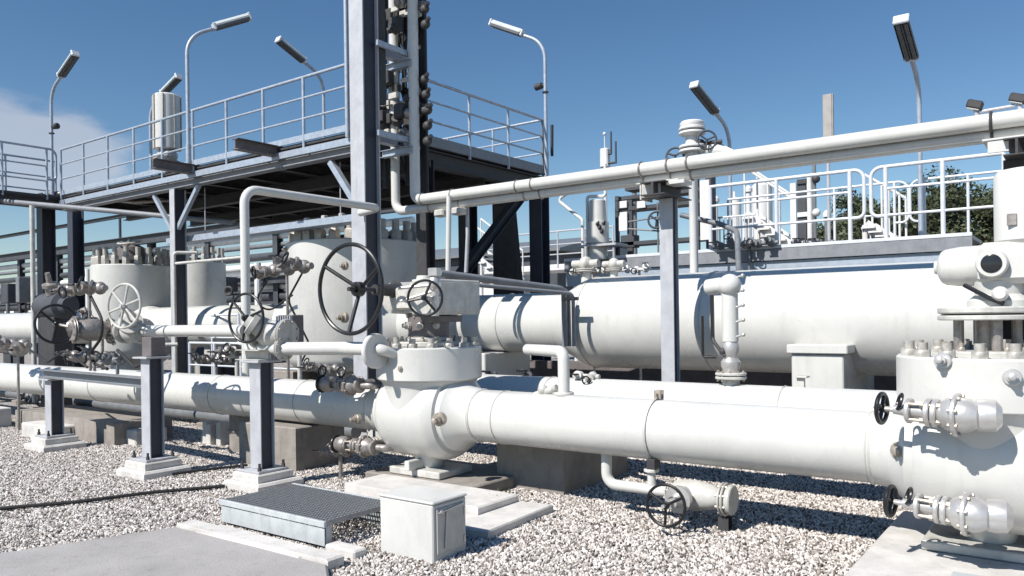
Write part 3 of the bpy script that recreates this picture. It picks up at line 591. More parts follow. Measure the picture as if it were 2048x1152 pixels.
t.part('bearing_bars', b, GRATE, kind='stuff')
b = MB()
for i in range(19): y = SY0+0.03+(SY1-SY0-0.06)*i/18; b.box((SX0+0.005,y-0.004,SZ-0.012), (SX1-0.005,y+0.004,SZ-0.004))
t.part('cross_bars', b, GRATE, kind='stuff')
for (x, y) in ((SX0+0.05,SY0+0.06), (SX1-0.05,SY0+0.06), (SX0+0.05,SY1-0.06), (SX1-0.05,SY1-0.06)): b = MB(); b.box((x-0.03,y-0.03,-0.02), (x+0.03,y+0.03,0.16), 0.003); t.part('leg', b, STEPM)
for (x0, y0, x1, y1, lab) in ((SX0+0.15,SY0-0.32,SX1+0.12,SY0-0.10,'pale flat kerb stone in front of the grated step'), (SX1+0.02,SY0-0.02,SX1+0.32,SY0+0.10,'short rough kerb stone at the right foot of the grated step')):
    b = MB(); b.box((x0,y0,-0.02), (x1,y1,0.056), 0.012); single('kerb_stone', lab, 'kerb stone', b, CONC, ((x0+x1)/2,(y0+y1)/2,0))

# ================================================================== POSTS AND BYPASS LINE IN FRONT, LEFT
def post(px, py, ztop, lab, w=0.168):
    q = P(px, py, Z=0.16); t = Thing('support_post', lab, 'post', (q.x,q.y,0), 'grey steel posts on concrete footings')
    column_parts(t, q.x, q.y, 0.186, ztop, w, w*0.95)
    b = MB(); b.box((q.x-0.17,q.y-0.17,0.162), (q.x+0.17,q.y+0.17,0.184), 0.003); t.part('base_plate', b, STEEL)
    for sx in (-1,1):
        for sy in (-1,1): t.inst('anchor_bolt', stud_mesh(0.02, 0.07, DARKST), (q.x+sx*0.135,q.y+sy*0.135,0.184))
    b = slab([(q.x-0.20,q.y-0.20), (q.x+0.20,q.y-0.20), (q.x+0.20,q.y+0.20), (q.x-0.20,q.y+0.20)], 0.085, 0.16); f = t.part('footing', b, CONC)
    b = slab([(q.x-0.27,q.y-0.26), (q.x+0.27,q.y-0.25), (q.x+0.28,q.y+0.26), (q.x-0.26,q.y+0.27)], -0.05, 0.083, 0.022); t.part('footing_base', b, CONC, f)
    b = MB(); b.box((q.x-0.14,q.y-0.14,ztop+0.002), (q.x+0.14,q.y+0.14,ztop+0.022), 0.003); t.part('cap_plate', b, STEEL)
    return t, q
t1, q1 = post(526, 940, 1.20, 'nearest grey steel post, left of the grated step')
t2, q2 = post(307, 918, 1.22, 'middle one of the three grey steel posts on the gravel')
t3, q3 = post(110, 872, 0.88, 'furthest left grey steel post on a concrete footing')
# shelf beam from the far post to the middle one
b = MB(); zb = 0.96; b.hbeam((q3.x-0.3,q3.y,zb), (q2.x-0.12,q2.y+0.02,zb), 0.16, 0.10, (0,1,0)); single('shelf_beam', 'grey steel beam carried from the far left post to the middle post', 'beam', b, STEELD, q3)
b = MB(); b.hbeam((q1.x-0.25,q1.y,1.275), (q1.x+0.12,q1.y,1.275), 0.24, 0.10, (0,1,0)); single('saddle_beam', 'short white beam on top of the nearest grey post', 'beam', b, CREAM2, q1)

def gate_valve(name, lab, c, a, wn, wr, wm, wc, s=1.0, m=CREAM2, ns=5, tr=0.012, hub=0.14, ph=0.3):
    """flanged gate valve on a line along a, its stem running to a wheel at wc"""
    c = V(c); a = V(a).normalized(); t = Thing(name, lab, 'valve', c); wc = V(wc); up = (wc-c).normalized(); D = (wc-c).length
    b = MB(); b.lathe(c, a, [(-0.15*s,0.07*s), (-0.12*s,0.085*s), (-0.05*s,0.115*s), (0.05*s,0.115*s), (0.12*s,0.085*s), (0.15*s,0.07*s)], 24); t.part('valve_body', b, m)
    for sg in (-1,1): flange(t, c+a*0.17*s*sg, a, 0.125*s, 0.018*s, 8, m)
    b = MB(); b.lathe(c, up, [(0.04*s,0.10*s), (0.15*s,0.085*s), (0.155*s,0.115*s), (0.20*s,0.115*s), (0.205*s,0.07*s), (0.24*s,0.06*s)], 22); t.part('bonnet', b, m)
    _, u, w = basis(up); b = MB()
    for sg in (-1,1): b.tube([c+up*0.2*s+u*0.075*s*sg, c+up*min(D*0.75,0.36*s)+u*0.06*s*sg, c+up*D*0.92+u*0.012*sg], 0.014*s, n=8)
    t.part('yoke', b, m)
    b = MB(); b.cyl(c+up*0.2*s, wc+up*0.05, 0.013, n=10); t.part('stem', b, SILVER)
    wheel(t, wc, wn, wr, tr, wm, ns, ph, hub=hub)
    return t
# white wheel gate valve over the middle post
c = P(268, 662, Y=4.62)
gate_valve('gate_valve', 'cream gate valve with the pale spoked handwheel, over the middle post', c, (1,0,0), (0.25,-0.97,0.05), 0.235, CREAM2, P(248, 612, Y=4.28), 1.15, CREAM2, 6, 0.014)
b = MB(); p0 = c+V((0.22,0,0)); e = P(484, 655, Y=4.62)
b.tube([p0, (p0.x+0.5,p0.y,c.z), (e.x-0.15,e.y,c.z+0.0), (e.x+0.05,e.y,c.z)], 0.062, None, 20)
t = Thing('bypass_pipe', 'thin cream pipe running level from the pale wheel valve to the oval black wheel', 'pipe', p0); t.part('pipe_wall', b, CREAM)
b = MB(); b.box((q2.x-0.09,q2.y-0.06,1.246), (q2.x+0.09,q2.y+0.10,c.z-0.06), 0.004); single('pipe_shoe', 'shaded pipe shoe between the pale wheel valve and the middle post', 'support', b, BROWN, (q2.x,q2.y,1.246))
# black wheel on the left, edge of the picture
c = P(185, 660, Y=4.75)
gate_valve('gate_valve', 'dull metal gate valve with a round black wheel, leftmost over the far post', c, (0.2,1,0), (0.96,-0.2,0.1), 0.235, BLACK, P(113, 648, Y=4.46), 1.2, PEWTER, 3, 0.017)
# oval black wheel above the nearest post
c = P(545, 668, Y=4.72)
gate_valve('gate_valve', 'cream gate valve with an oval black wheel, above the nearest grey post', c, (1,0.1,0), (0.12,-0.99,0), 0.232, BLACK, P(492, 636, Y=4.52), 1.15, CREAM2, 3, 0.013)
t = Thing('bypass_pipe', 'thin cream pipe from the nearest grey post to the middle ball valve', 'pipe', (q1.x,4.7,1.34))
b = MB(); s_ = P(500, 705, Y=4.70); e = P(735, 700, Y=4.95); z_ = 1.335
b.tube([(s_.x,4.70,z_), (q1.x+0.35,4.70,z_), (e.x-0.3,4.95,z_), (e.x+0.1,4.95,z_)], 0.062, 0.3, 20); t.part('pipe_wall', b, CREAM)
flange(t, (q1.x+0.28,4.70,z_), (1,0,0), 0.115, 0.018)
b = MB(); b.tube([(s_.x,4.70,z_), (s_.x-0.02,4.70,1.55)], 0.062, n=18); t.part('pipe_riser', b, CREAM)
b = MB(); b.disc((e.x+0.08,4.95,z_-0.02), (e.x+0.13,4.95,z_-0.02), 0.16, 0.01, 32); t.part('end_flange', b, CREAM)
b = MB(); b.tube([(e.x+0.1,4.95,z_), (e.x+0.17,4.97,z_-0.01), (e.x+0.24,5.25,z_-0.10)], 0.05, 0.06, 18); t.part('end_elbow', b, CREAM)
# cooling-fin block shaded beside it
q = P(570, 650, Y=4.95)
t = Thing('finned_box', 'small dark ribbed box behind the oval black wheel', 'box', q)
b = MB(); b.box(q+V((-0.12,0,-0.18)), q+V((0.12,0.14,0.10)), 0.008); t.part('body', b, BROWN)
for i in range(7): b = MB(); x = -0.11+i*0.036; b.box(q+V((x,-0.03,-0.17)), q+V((x+0.012,-0.001,0.09))); t.part('fin', b, STEEL)
# tangle of instrument valves above the left wheel
def manifold(name, lab, c, a, n, s, m=PEWTER):
    c = V(c); a = V(a).normalized(); t = Thing(name, lab, 'manifold', c)
    b = MB(); b.cyl(c-a*s*0.5, c+a*s*(n-0.5), s*0.16, n=14); t.part('bar', b, m)
    k = c+a*s*(n*0.5-0.25)+V((0,s*0.1,0)); b = MB(); b.cyl((k.x,k.y,1.0 if (k.y < 5.05 and -10.8 < k.x < -7.8 and k.z > 1.05) else 0.0), k, 0.02, n=8); t.part('stand', b, m)  # pole added as a support for manifolds that floated in the air
    for i in range(n):
        p = c+a*s*i; tilt = V((random.uniform(-.4,.4), -0.7, random.uniform(-.2,.7))).normalized()
        b = MB(); b.ball(p, s*0.34, 16, (1,0.9,1)); b.lathe(p, tilt, [(0,s*0.24), (s*0.38,s*0.24), (s*0.4,s*0.3), (s*0.52,s*0.3), (s*0.54,s*0.15), (s*0.8,s*0.13)], 14); v = t.part('valve_body', b, m)
        b = MB(); b.cyl(p+tilt*s*0.3, p+tilt*s*1.0, s*0.07, n=8); t.part('stem', b, SILVER, v)
        b = MB()
        if i % 2: b.torus(p+tilt*s*0.98, tilt, s*0.28, s*0.055, 22, 8)
        else: b.box((-s*0.32,-s*0.06,-s*0.05), (s*0.32,s*0.06,s*0.05), s*0.02, Matrix.Translation(p+tilt*s*0.98))
        t.part('handle', b, BLACK, v)
    return t
manifold('instrument_manifold', 'tangle of dull instrument valves above the leftmost black wheel', P(140, 580, Y=4.75), (1,0.05,0.0), 4, 0.24)
manifold('instrument_manifold', 'row of dark instrument valves low beside the far left post', P(150, 712, Y=4.75), (1,0.1,0), 4, 0.22)
manifold('instrument_manifold', 'small dark valves at the left edge behind the far post', P(5, 690, Y=5.0), (1,0.1,0), 3, 0.30)
manifold('instrument_manifold', 'dull instrument valves on an added pole before the left flank of the big stud-topped valve', P(520, 545, Y=7.1), (1,0.1,0.05), 4, 0.30)
manifold('instrument_manifold', 'small pale valves on top of the second header, right of the vent riser', P(1160, 752, Y=Y2), (1,0,0), 2, 0.15, CREAM2)
manifold('instrument_manifold', 'tangle of small dull valves between the pale wheel and the oval black wheel', P(455, 702, Y=6.3), (1,0.1,0), 4, 0.22)
# hoses
def hose(lab, pts, r=0.018, m=RUBBER, name='hose', cat='hose', br=0.2):
    b = MB(); b.tube(pts, r, br, 10, 8); return single(name, lab, cat, b, m, pts[0])
hose('pair of dark hoses hanging from the leftmost instrument valves', [P(180,590,Y=4.7), P(215,660,Y=4.65), P(170,720,Y=4.7), P(215,738,Y=4.7)])
hose('thin dark hose curving under the middle post valve', [P(235,700,Y=4.6), P(270,735,Y=4.55), P(300,720,Y=4.5), P(312,690,Y=4.6)])
hose('thin dark hoses hanging down the lit flank of the big stud-topped valve', [P(605,545,Y=7.6), P(575,600,Y=7.7), P(620,690,Y=8.0), P(600,730,Y=7.9)], 0.016)
hose('dark line across the gravel on the left, a black cable in place of a shadow', [P(-60,1022,Z=0.03), P(160,1003,Z=0.03), P(300,985,Z=0.035), P(450,972,Z=0.03)], 0.016, name='cable', cat='cable', br=0.5)  # drawn as a cable, stands in for a thin shadow line
hose('short dark line behind the middle post footing, a black cable in place of a shadow', [P(345,948,Z=0.03), P(420,938,Z=0.03), P(495,930,Z=0.03)], 0.014, name='cable', cat='cable', br=0.5)  # second shadow line, also built as a black tube
# upright pipe that bends over and runs back under the platform
c0 = P(492, 640, Y=5.2)
b = MB(); top = P(494, 378, X=c0.x); b.tube([(c0.x,c0.y,1.0), (c0.x,c0.y,top.z), (c0.x,7.25,top.z), (-7.9,7.30,top.z-0.02)], 0.05, 0.16, 18); single('riser_pipe', 'cream upright pipe bending over below the platform, left of the mast', 'pipe', b, CREAM, (c0.x,c0.y,1))
b = MB(); q = P(68, 700, Y=6.2); b.cyl((q.x,q.y,0.2), (q.x,q.y,P(68,410,Y=6.2).z), 0.04, n=16); single('conduit_post', 'thin pale upright pipe at the far left in front of dark columns', 'pipe', b, CREAM2, (q.x,q.y,0.2))

# ================================================================== DRAIN VALVE UNDER THE FRONT PIPE
zc = 0.235; xl = P(1213, 940, Y=YP).x; xr = P(1303, 940, Y=YP).x; xw = P(1330, 1012, Y=5.2).x
t = Thing('drain_valve', 'cream drain valve near the gravel, with a small round black wheel', 'valve', (xw, YP, 0.08))
b = MB(); b.tube([(xl,YP,ZP-RP+0.01), (xl,YP,zc), (xw-0.02,YP,zc)], 0.043, 0.09, 18); t.part('drain_pipe', b, CREAM)
b = MB(); b.cyl((xr,YP,ZP-RP+0.01), (xr,YP,zc), 0.033, n=16); b.disc((xr,YP,ZP-RP-0.10), (xr,YP,ZP-RP-0.075), 0.06, 0.004); t.part('drain_riser', b, CREAM)
b = MB(); b.lathe((xw,YP,zc), (1,0,0), [(-0.14,0.045), (-0.12,0.075), (-0.03,0.11), (0.08,0.115), (0.20,0.095), (0.26,0.07)], 26); t.part('valve_body', b, CREAM2)
flange(t, (xw-0.13,YP,zc), (1,0,0), 0.095, 0.014); flange(t, (xw+0.30,YP,zc), (1,0,0), 0.125, 0.02)
b = MB(); b.disc((xw+0.325,YP,zc), (xw+0.37,YP,zc), 0.11, 0.008); t.part('blind_cap', b, CREAM2)
b = MB(); b.lathe((xw+0.02,YP-0.06,zc), (0,-1,0), [(0,0.08), (0.10,0.075), (0.105,0.10), (0.15,0.10), (0.155,0.05), (0.25,0.04)], 22); t.part('bonnet', b, SILVER)
b = MB(); b.cyl((xw+0.02,YP-0.2,zc), (xw+0.02,5.12,zc), 0.014, n=10); t.part('stem', b, SILVER)
wheel(t, (xw+0.02,5.17,zc), (0.0,-1,0.05), 0.148, 0.0115, BLACK, 3, 0.5, hub=0.18)
b = MB(); b.hbeam((xw+0.30,YP,-0.02), (xw+0.30,YP,zc-0.13), 0.08, 0.08, (1,0,0)); t.part('foot', b, DARKST)
# vent riser from the front pipe
xv = P(1128, 780, Y=YP).x
t = Thing('vent_pipe', 'cream vent riser with an elbow, standing on the front pipe right of the middle valve', 'pipe', (xv,YP,ZP+RP))
zv = P(1128, 703, Y=YP).z
b = MB(); b.tube([(xv,YP,ZP+RP-0.02), (xv,YP,zv), (xv-0.55,YP+0.25,zv)], 0.05, 0.07, 20); t.part('pipe_wall', b, CREAM)
b = MB(); b.disc((xv,YP,ZP+RP-0.012), (xv,YP,ZP+RP+0.02), 0.085, 0.008); t.part('weld_boss', b, CREAM2)
b = MB(); b.cyl((xv-0.28,YP-0.02,ZP+RP-0.02), (xv-0.06,YP-0.02,ZP+RP+0.055), 0.03, n=14); b.ball((xv-0.2,YP-0.02,ZP+RP+0.03), 0.045, 14); t.part('side_cock', b, CREAM2)
# sign plate seen under the pipe
q = P(1155, 905, Y=7.6); t = Thing('sign_plate', 'small white plate with a black arc, low behind the front pipe', 'sign', (q.x,q.y,0))
b = MB(); b.box(q+V((-0.11,0,-0.06)), q+V((0.11,0.01,0.07)), 0.003); t.part('board', b, PLATE)
b = MB(); b.torus(q+V((0.02,-0.008,0.07)), (0,1,0), 0.05, 0.009, 24, 6); b.box(q+V((-0.10,-0.004,-0.05)), q+V((0.10,-0.001,-0.035))); t.part('mark', b, BLACK)
b = MB(); b.cyl((q.x,q.y+0.02,-0.02), (q.x,q.y+0.02,q.z), 0.015, n=10); t.part('stake', b, DARKST)

# ================================================================== THE TANK LINE BEHIND
YT, ZT, RT_ = 9.6, 1.487, 0.633
t = Thing('separator_tank', 'huge cream horizontal gas vessel lying behind the front pipes', 'tank', (-3, YT, 0))
xr0 = P(1150, 640, Y=YT-0.6).x; xl0 = -9.2
b = MB(); b.lathe((xl0,YT,ZT+0.03), (1,0,0), [(0,0.44), (xr0-0.5-xl0,0.44), (xr0-0.38-xl0,0.47), (xr0-0.12-xl0,0.60), (xr0-xl0,RT_), (14-xl0,RT_)], 72); t.part('shell', b, CREAM)
for px, r_ in ((985,0.441), (1405,RT_), (1160,RT_)):
    b = MB(); b.torus((P(px,640,Y=YT-0.5).x, YT, ZT+0.03), (1,0,0), r_+0.001, 0.008, 60, 6); t.part('weld_seam', b, CREAM2)
s0, s1 = P(1578, 730, Y=8.72).x, P(1690, 730, Y=8.72).x; zs = P(1630, 708, Y=8.72).z
b = MB(); b.box((s0+0.02,8.74,0.0), (s1-0.02,YT+0.6,zs), 0.012); sd = t.part('saddle', b, CREAM)
b = MB(); b.box((s0-0.02,8.70,zs+0.002), (s1+0.03,YT+0.62,zs+0.10), 0.010); t.part('saddle_cap', b, CREAM, sd)
b = MB(); b.box((-7.6,8.95,0.0), (-7.1,YT+0.5,1.08), 0.012); t.part('saddle', b, CREAM)
# nozzle on top
def nozzle(lab, px, py, r, h, Y=YT):
    q = P(px, py, Y=Y); t = Thing('nozzle_valve', lab, 'valve', q)
    b = MB(); b.cyl(q-V((0,0,0.12)), q+V((0,0,h)), r, n=18); t.part('neck', b, CREAM)
    flange(t, q+V((0,0,h*0.45)), (0,0,1), r*2.1, r*0.32, 8, CREAM2); b = MB(); b.ball(q+V((0,0,h*0.85)), r*1.5, 16); b.cyl(q+V((-r*3,0,h*0.85)), q+V((r*3,0,h*0.85)), r*0.8, n=14); t.part('valve_body', b, CREAM2)
    b = MB(); b.cyl(q+V((0,0,h)), q+V((0,0,h+r*3)), r*0.3, n=8); t.part('stem', b, SILVER)
nozzle('small flanged nozzle on top of the tank, left under the walkway', 1172, 556, 0.07, 0.24)
nozzle('pale flanged nozzle on top of the tank, right of the black frame foot', 1228, 552, 0.055, 0.20)
# level gauge standpipe between header and tank
q = P(1462, 770, Y=Y2); zt_ = P(1462, 568, Y=Y2).z
t = Thing('level_gauge', 'white level gauge standpipe on a bolted flange in front of the tank', 'gauge', (q.x,Y2,Z2+RP))
b = MB(); b.cyl((q.x,Y2,Z2+RP-0.03), (q.x,Y2,Z2+RP+0.05), 0.075, n=20); t.part('nozzle', b, CREAM)
flange(t, (q.x,Y2,Z2+RP+0.075), (0,0,1), 0.135, 0.03, 10, CREAM2)
b = MB(); b.lathe((q.x,Y2,0), (0,0,1), [(Z2+RP+0.105,0.06), (Z2+RP+0.16,0.085), (Z2+RP+0.20,0.085), (Z2+RP+0.24,0.055), (Z2+RP+0.30,0.075), (Z2+RP+0.36,0.075), (Z2+RP+0.40,0.05)], 20); t.part('isolating_valve', b, SILVER)
b = MB(); b.tube([(q.x,Y2,Z2+RP+0.38), (q.x,Y2,zt_), (q.x-0.22,Y2+0.05,zt_-0.02)], 0.072, 0.09, 20); t.part('standpipe', b, CREAM)
b = MB(); b.ball((q.x+0.01,Y2-0.02,zt_-0.01), 0.10, 18); t.part('top_float_head', b, CREAM)
for i in range(5): b = MB(); z = Z2+RP+0.42+i*0.13; b.cyl((q.x+0.05,Y2-0.02,z), (q.x+0.13,Y2-0.03,z+0.02), 0.010, n=8); b.ball((q.x+0.13,Y2-0.03,z+0.02), 0.018, 10); t.part('test_cock', b, SILVER)
b = MB(); g0 = P(1424, 680, Y=Y2-0.05); g1 = P(1424, 590, Y=Y2-0.05); b.box((g0.x-0.015,g0.y,g0.z), (g0.x+0.015,g0.y+0.03,g1.z), 0.003); t.part('gauge_glass', b, BLACK)
b = MB(); h0, h1, h2 = P(1405, 632, Y=Y2+0.4), P(1406, 714, Y=Y2+0.4), P(1432, 714, Y=Y2+0.4); b.tube([h0, h1, h2], 0.014, 0.03, 10); t.part('impulse_tube', b, BLACK)
b = MB(); b.tube([(g0.x,g0.y+0.015,g0.z+0.02), (g0.x+0.02,g0.y,g0.z-0.02), (q.x-0.03,Y2-0.06,g0.z-0.14)], 0.016, 0.03, 10); b.ball((q.x-0.05,Y2-0.05,g0.z-0.10), 0.035, 12); t.part('gauge_cock', b, DARKST)

def tall_valve(name, lab, X, Y, R_, z0, z1, nst, sh, pr, L_, sr_=0.05):
    t = Thing(name, lab, 'valve', (X,Y,0))
    b = MB(); b.lathe((X,Y,0), (0,0,1), [(z0,R_*0.86), (z0+0.10,R_*0.95), (z0+0.2,R_), (z1-0.02,R_), (z1,R_-0.02)], 72); bd = t.part('valve_body', b, CREAM)
    b = MB(); b.lathe((X,Y,ZT+0.02), (1,0,0), [(-L_,pr), (-L_+0.02,pr+0.015), (-R_-0.15,pr*1.05), (-R_*0.80,R_*0.62), (R_*0.80,R_*0.62), (R_+0.15,pr*1.05), (L_-0.02,pr+0.015), (L_,pr)], 48); t.part('hub', b, CREAM)
    b = MB(); b.cyl((X,Y,0), (X,Y,z0+0.05), R_*0.55, n=32); t.part('pedestal', b, CREAM)
    b = MB(); b.cyl((X,Y,z1), (X,Y,z1+sh*0.3), R_*0.62, n=48); t.part('bonnet', b, DARKST)  # dark colour stands for the shaded gap behind the studs
    studs(t, (X,Y,z1), (0,0,1), R_*0.88, nst, sr_, sh, parent=bd, m=STUD)
    return t
XC = P(717, 640, Y=YT).x; zC = P(640, 478, Y=YT-1.1).z
tC = tall_valve('stud_topped_valve', 'very large cream valve crowned with upright studs, behind the big black wheel', XC, YT, 1.24, 0.75, zC, 26, 0.34, 0.44, 1.75, 0.10)
nipple(tC, (XC-0.55,YT-1.11,zC-0.12), (-0.3,-1,0), 0.03, 0.06); nipple(tC, P(690,635,Y=YT-1.2), (-0.1,-1,0), 0.05, 0.12)
nipple(tC, P(690,532,Y=YT-1.2), (0,-1,0), 0.04, 0.08)
YD = 8.72; XD = P(265, 640, Y=YD).x; zD = P(262, 522, Y=YD-0.75).z
tD = tall_valve('stud_topped_valve', 'cream stud-topped valve at the left, behind the pale spoked handwheel', XD, YD, 0.80, 0.85, zD, 20, 0.36, 0.38, 1.2, 0.085)
b = MB(); b.lathe((XD,YD,0), (0,0,1), [(zD+0.08,0.30), (zD+0.40,0.26), (zD+0.46,0.15)], 30); tD.part('cap', b, BROWN)
wheel(tD, (XD+0.1,YD-0.1,zD+0.50), (0.1,-0.2,1), 0.22, 0.02, CREAM2, 3, 0.3)
q = P(400, 540, Y=12.4); tE = tall_valve('stud_topped_valve', 'shaded stud-topped valve standing further back, right of the braced column', q.x, 12.4, 0.68, 0.9, P(400,520,Y=11.8).z, 16, 0.40, 0.40, 1.2, 0.085)
b = MB(); b.torus(P(458,582,Y=12.0), (0.4,-1,0), 0.10, 0.035, 26, 8); tE.part('lifting_eye', b, DARKST)
b = MB(); b.lathe((-34,YD,ZT+0.02), (1,0,0), [(0,0.38), (XD-1.2+34,0.38)], 44); single('line_pipe', 'wide cream pipe running off left from the left stud-topped valve', 'pipe', b, CREAM, (XD-3,YT,ZT))
b = MB(); b.tube([(XD+1.2,YD,ZT+0.02), (XC-2.6,YD,ZT+0.02), (XC-2.2,YT,ZT+0.02), (XC-1.7,YT,ZT+0.02)], 0.40, 0.3, 40, 6); single('line_pipe', 'wide cream pipe joining the two front stud-topped valves', 'pipe', b, CREAM, (XD+2,YT,ZT))
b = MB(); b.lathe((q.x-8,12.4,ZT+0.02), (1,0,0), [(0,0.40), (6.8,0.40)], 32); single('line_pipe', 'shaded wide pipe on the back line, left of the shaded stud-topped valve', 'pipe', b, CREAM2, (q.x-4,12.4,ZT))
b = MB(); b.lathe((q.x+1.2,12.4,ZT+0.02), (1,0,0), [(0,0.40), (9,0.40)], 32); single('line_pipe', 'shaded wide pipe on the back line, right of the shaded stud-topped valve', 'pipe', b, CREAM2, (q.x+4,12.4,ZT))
# conduits along the top of the tank and their drop
t = Thing('conduit_rack', 'bundle of blue-grey conduits running over the vessel neck and dropping down its front', 'conduit', P(1000,560,Y=8.2))
for i, (dy, dz) in enumerate(((0,0), (0.09,-0.035), (-0.07,-0.10))):
    s_ = P(880, 546, Y=6.9)+V((0,dy,dz)); e_ = P(1128+i*9, 578, Y=8.75+dy)+V((0,0,dz*0.6)); f_ = P(1130+i*9, 692, Y=8.85+dy)
    b = MB(); b.tube([s_, e_, f_], 0.026 if i else 0.04, 0.10, 12); t.part('conduit', b, STEELD)
b = MB(); qq = P(1137, 598, Y=8.68); b.box(qq+V((-0.11,0,-0.02)), qq+V((0.13,0.05,0.025)), 0.004); t.part('clamp', b, BLACK)
# thin uprights next to them
for (px, y0, y1, Y, lab, m) in ((898, 392, 545, 8.0, 'thin cream pipe dropping from the overhead pipes to the conduits', CREAM), (934, 398, 545, 8.35, 'slightly bent grey pipe dropping beside the thin cream pipe', STEEL)):
    b = MB(); a_, e_ = P(px, y0, Y=Y), P(px-2, y1, Y=Y); b.tube([a_, (a_+e_)/2+V((0.02 if m is STEEL else 0,0,0)), e_], 0.035 if m is CREAM else 0.026, 0.4, 14); single('drop_pipe', lab, 'pipe', b, m, e_)

# ================================================================== THE PLATFORM ON THE LEFT
ZD_ = 4.38; PX0, PX1, PY0, PY1 = -18.0, -8.4, 7.9, 12.46
def rail_run(t, p0, p1, n, h=1.0, mids=(0.36, 0.68), r=0.024, m=RAIL, post_r=0.024, loop=(False,False)):
    """a run of handrail: posts, top rail and mid rails, each its own part"""
    p0, p1 = V(p0), V(p1); d = p1-p0; u = d.normalized(); me_l = None
    for i in range(n):
        p = p0+d*(i/(n-1)); b = MB(); b.cyl(p-V((0,0,0.10)), p+V((0,0,h)), post_r, n=10); t.part('post', b, m)
    b = MB(); pts = [p0+V((0,0,h)), p1+V((0,0,h))]
    if loop[0]: pts = [p0+V((0,0,0.34)), p0-u*0.19+V((0,0,0.34)), p0-u*0.19+V((0,0,h))] + pts[1:]
    if loop[1]: pts = pts[:-1]+[p1+u*0.19+V((0,0,h)), p1+u*0.19+V((0,0,0.34)), p1+V((0,0,0.34))]
    b.tube(pts, r, 0.14, 10); t.part('handrail', b, m)
    for z in mids: b = MB(); b.tube([p0+V((0,0,h*z)), p1+V((0,0,h*z))], r*0.72, n=8); t.part('mid_rail', b, m)
t = Thing('work_platform', 'raised steel platform with blue-grey railings behind the mast', 'platform', (-13, 10, 0))
b = MB(); b.box((PX0,PY0+0.02,ZD_-0.05), (PX1-0.02,PY1,ZD_), 0.004); t.part('deck', b, DARKST)
b = MB(); b.box((PX0,PY0-0.01,ZD_+0.01), (PX1,PY0+0.012,ZD_+0.11), 0.003); t.part('toe_plate', b, RAIL)
b = MB(); b.box((PX1-0.01,PY0+0.02,ZD_-0.04), (PX1+0.012,PY1,ZD_+0.13), 0.003); t.part('toe_plate', b, STEELD)
b = MB(); b.hbeam((PX0,PY0+0.10,ZD_-0.20), (PX1-0.05,PY0+0.10,ZD_-0.20), 0.18, 0.24, (0,1,0)); t.part('edge_beam', b, STEELD)
b = MB(); b.box((PX0,PY0-0.03,ZD_-0.20), (PX1-0.05,PY0+0.005,ZD_-0.10), 0.003); t.part('edge_angle', b, RAIL)
b = MB(); b.hbeam((PX0,PY1-0.10,ZD_-0.20), (PX1-0.05,PY1-0.10,ZD_-0.20), 0.18, 0.26, (0,1,0)); t.part('edge_beam', b, DARKST)
b = MB(); b.hbeam((PX1-0.12,PY0+0.02,ZD_-0.21), (PX1-0.12,PY1,ZD_-0.21), 0.18, 0.26, (1,0,0)); t.part('edge_beam', b, DARKST)
for i in range(9):
    x = PX0+0.4+i*(PX1-PX0-0.8)/8; b = MB(); b.hbeam((x,PY0+0.2,ZD_-0.14), (x,PY1-0.2,ZD_-0.14), 0.12, 0.17, (1,0,0)); t.part('joist', b, DARKST)
for y in (9.3, 10.9): b = MB(); b.hbeam((PX0+0.1,y,ZD_-0.32), (PX1-0.2,y,ZD_-0.32), 0.16, 0.2, (0,1,0)); t.part('girder', b, DARKST)
for (px, l) in ((355, 0.8), (520, 0.8)):        # stub beams that stick out over the edge
    x = P(px, 330 if px < 400 else 296, Y=PY0-0.3).x; b = MB(); b.hbeam((x,PY0-0.75,ZD_-0.06), (x,PY0+0.3,ZD_-0.06), 0.16, 0.17, (1,0,0)); t.part('stub_beam', b, BROWN)
rail_run(t, (PX0+0.05,PY0,ZD_), (P(697,262,Y=PY0).x,PY0,ZD_), 10, 1.0)
rail_run(t, (PX1,PY0+0.15,ZD_), (PX1,PY1,ZD_), 5, 1.0)
rail_run(t, (PX1,PY1,ZD_), (PX0,PY1,ZD_), 9, 1.0)
XCOL = P(357, 500, Y=8.0).x
cols = ((XCOL,8.0,DARKST), (-18.7,7.9,DARKST), (-20.6,9.4,DARKST), (PX1-0.1,PY1,DARKST), (-10.2,PY1-0.1,DARKST), (XCOL-0.2,PY1,DARKST))
for i, (x, y, m) in enumerate(cols):
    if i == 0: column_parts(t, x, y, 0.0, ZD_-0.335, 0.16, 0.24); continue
    b = MB(); b.hbeam((x,y,0.0), (x,y,ZD_-0.335 if i > 2 else ZD_+0.12), 0.28, 0.28, (1,0,0)); t.part('column', b, NAVY)
for sg in (-1, 1):
    b = MB(); b.angle((XCOL+sg*0.08,7.93,3.3), (XCOL+sg*0.75,7.95,ZD_-0.34), 0.07, 0.008, (0,1,0)); t.part('knee_brace', b, RAIL)
xb = P(680, 320, Y=8.0).x; b = MB(); b.angle((PX1-0.1,7.95,3.1), (PX1-0.85,7.95,ZD_-0.34), 0.09, 0.01, (0,1,0)); t.part('knee_brace', b, RAIL)
# tapered dark stair tower leg and brace at the right side
q0, q1_ = P(1015, 400, Y=PY1-0.3), P(1040, 556, Y=PY1-0.3)
b = MB(); b.extrude((q0.x-0.22,PY1-0.5,ZD_-0.3), (q0.x-0.22,PY1-0.35,ZD_-0.3), [(0,0), (0.42,0), (0.80,3.9), (0,3.9)], (1,0,0)); t.part('gusset_leg', b, DARKST)
b = MB(); b.hbeam((PX1-0.1,9.6,1.9), (PX1-0.1,PY1-0.4,ZD_-0.35), 0.16, 0.16, (1,0,0)); t.part('diagonal_brace', b, DARKST)

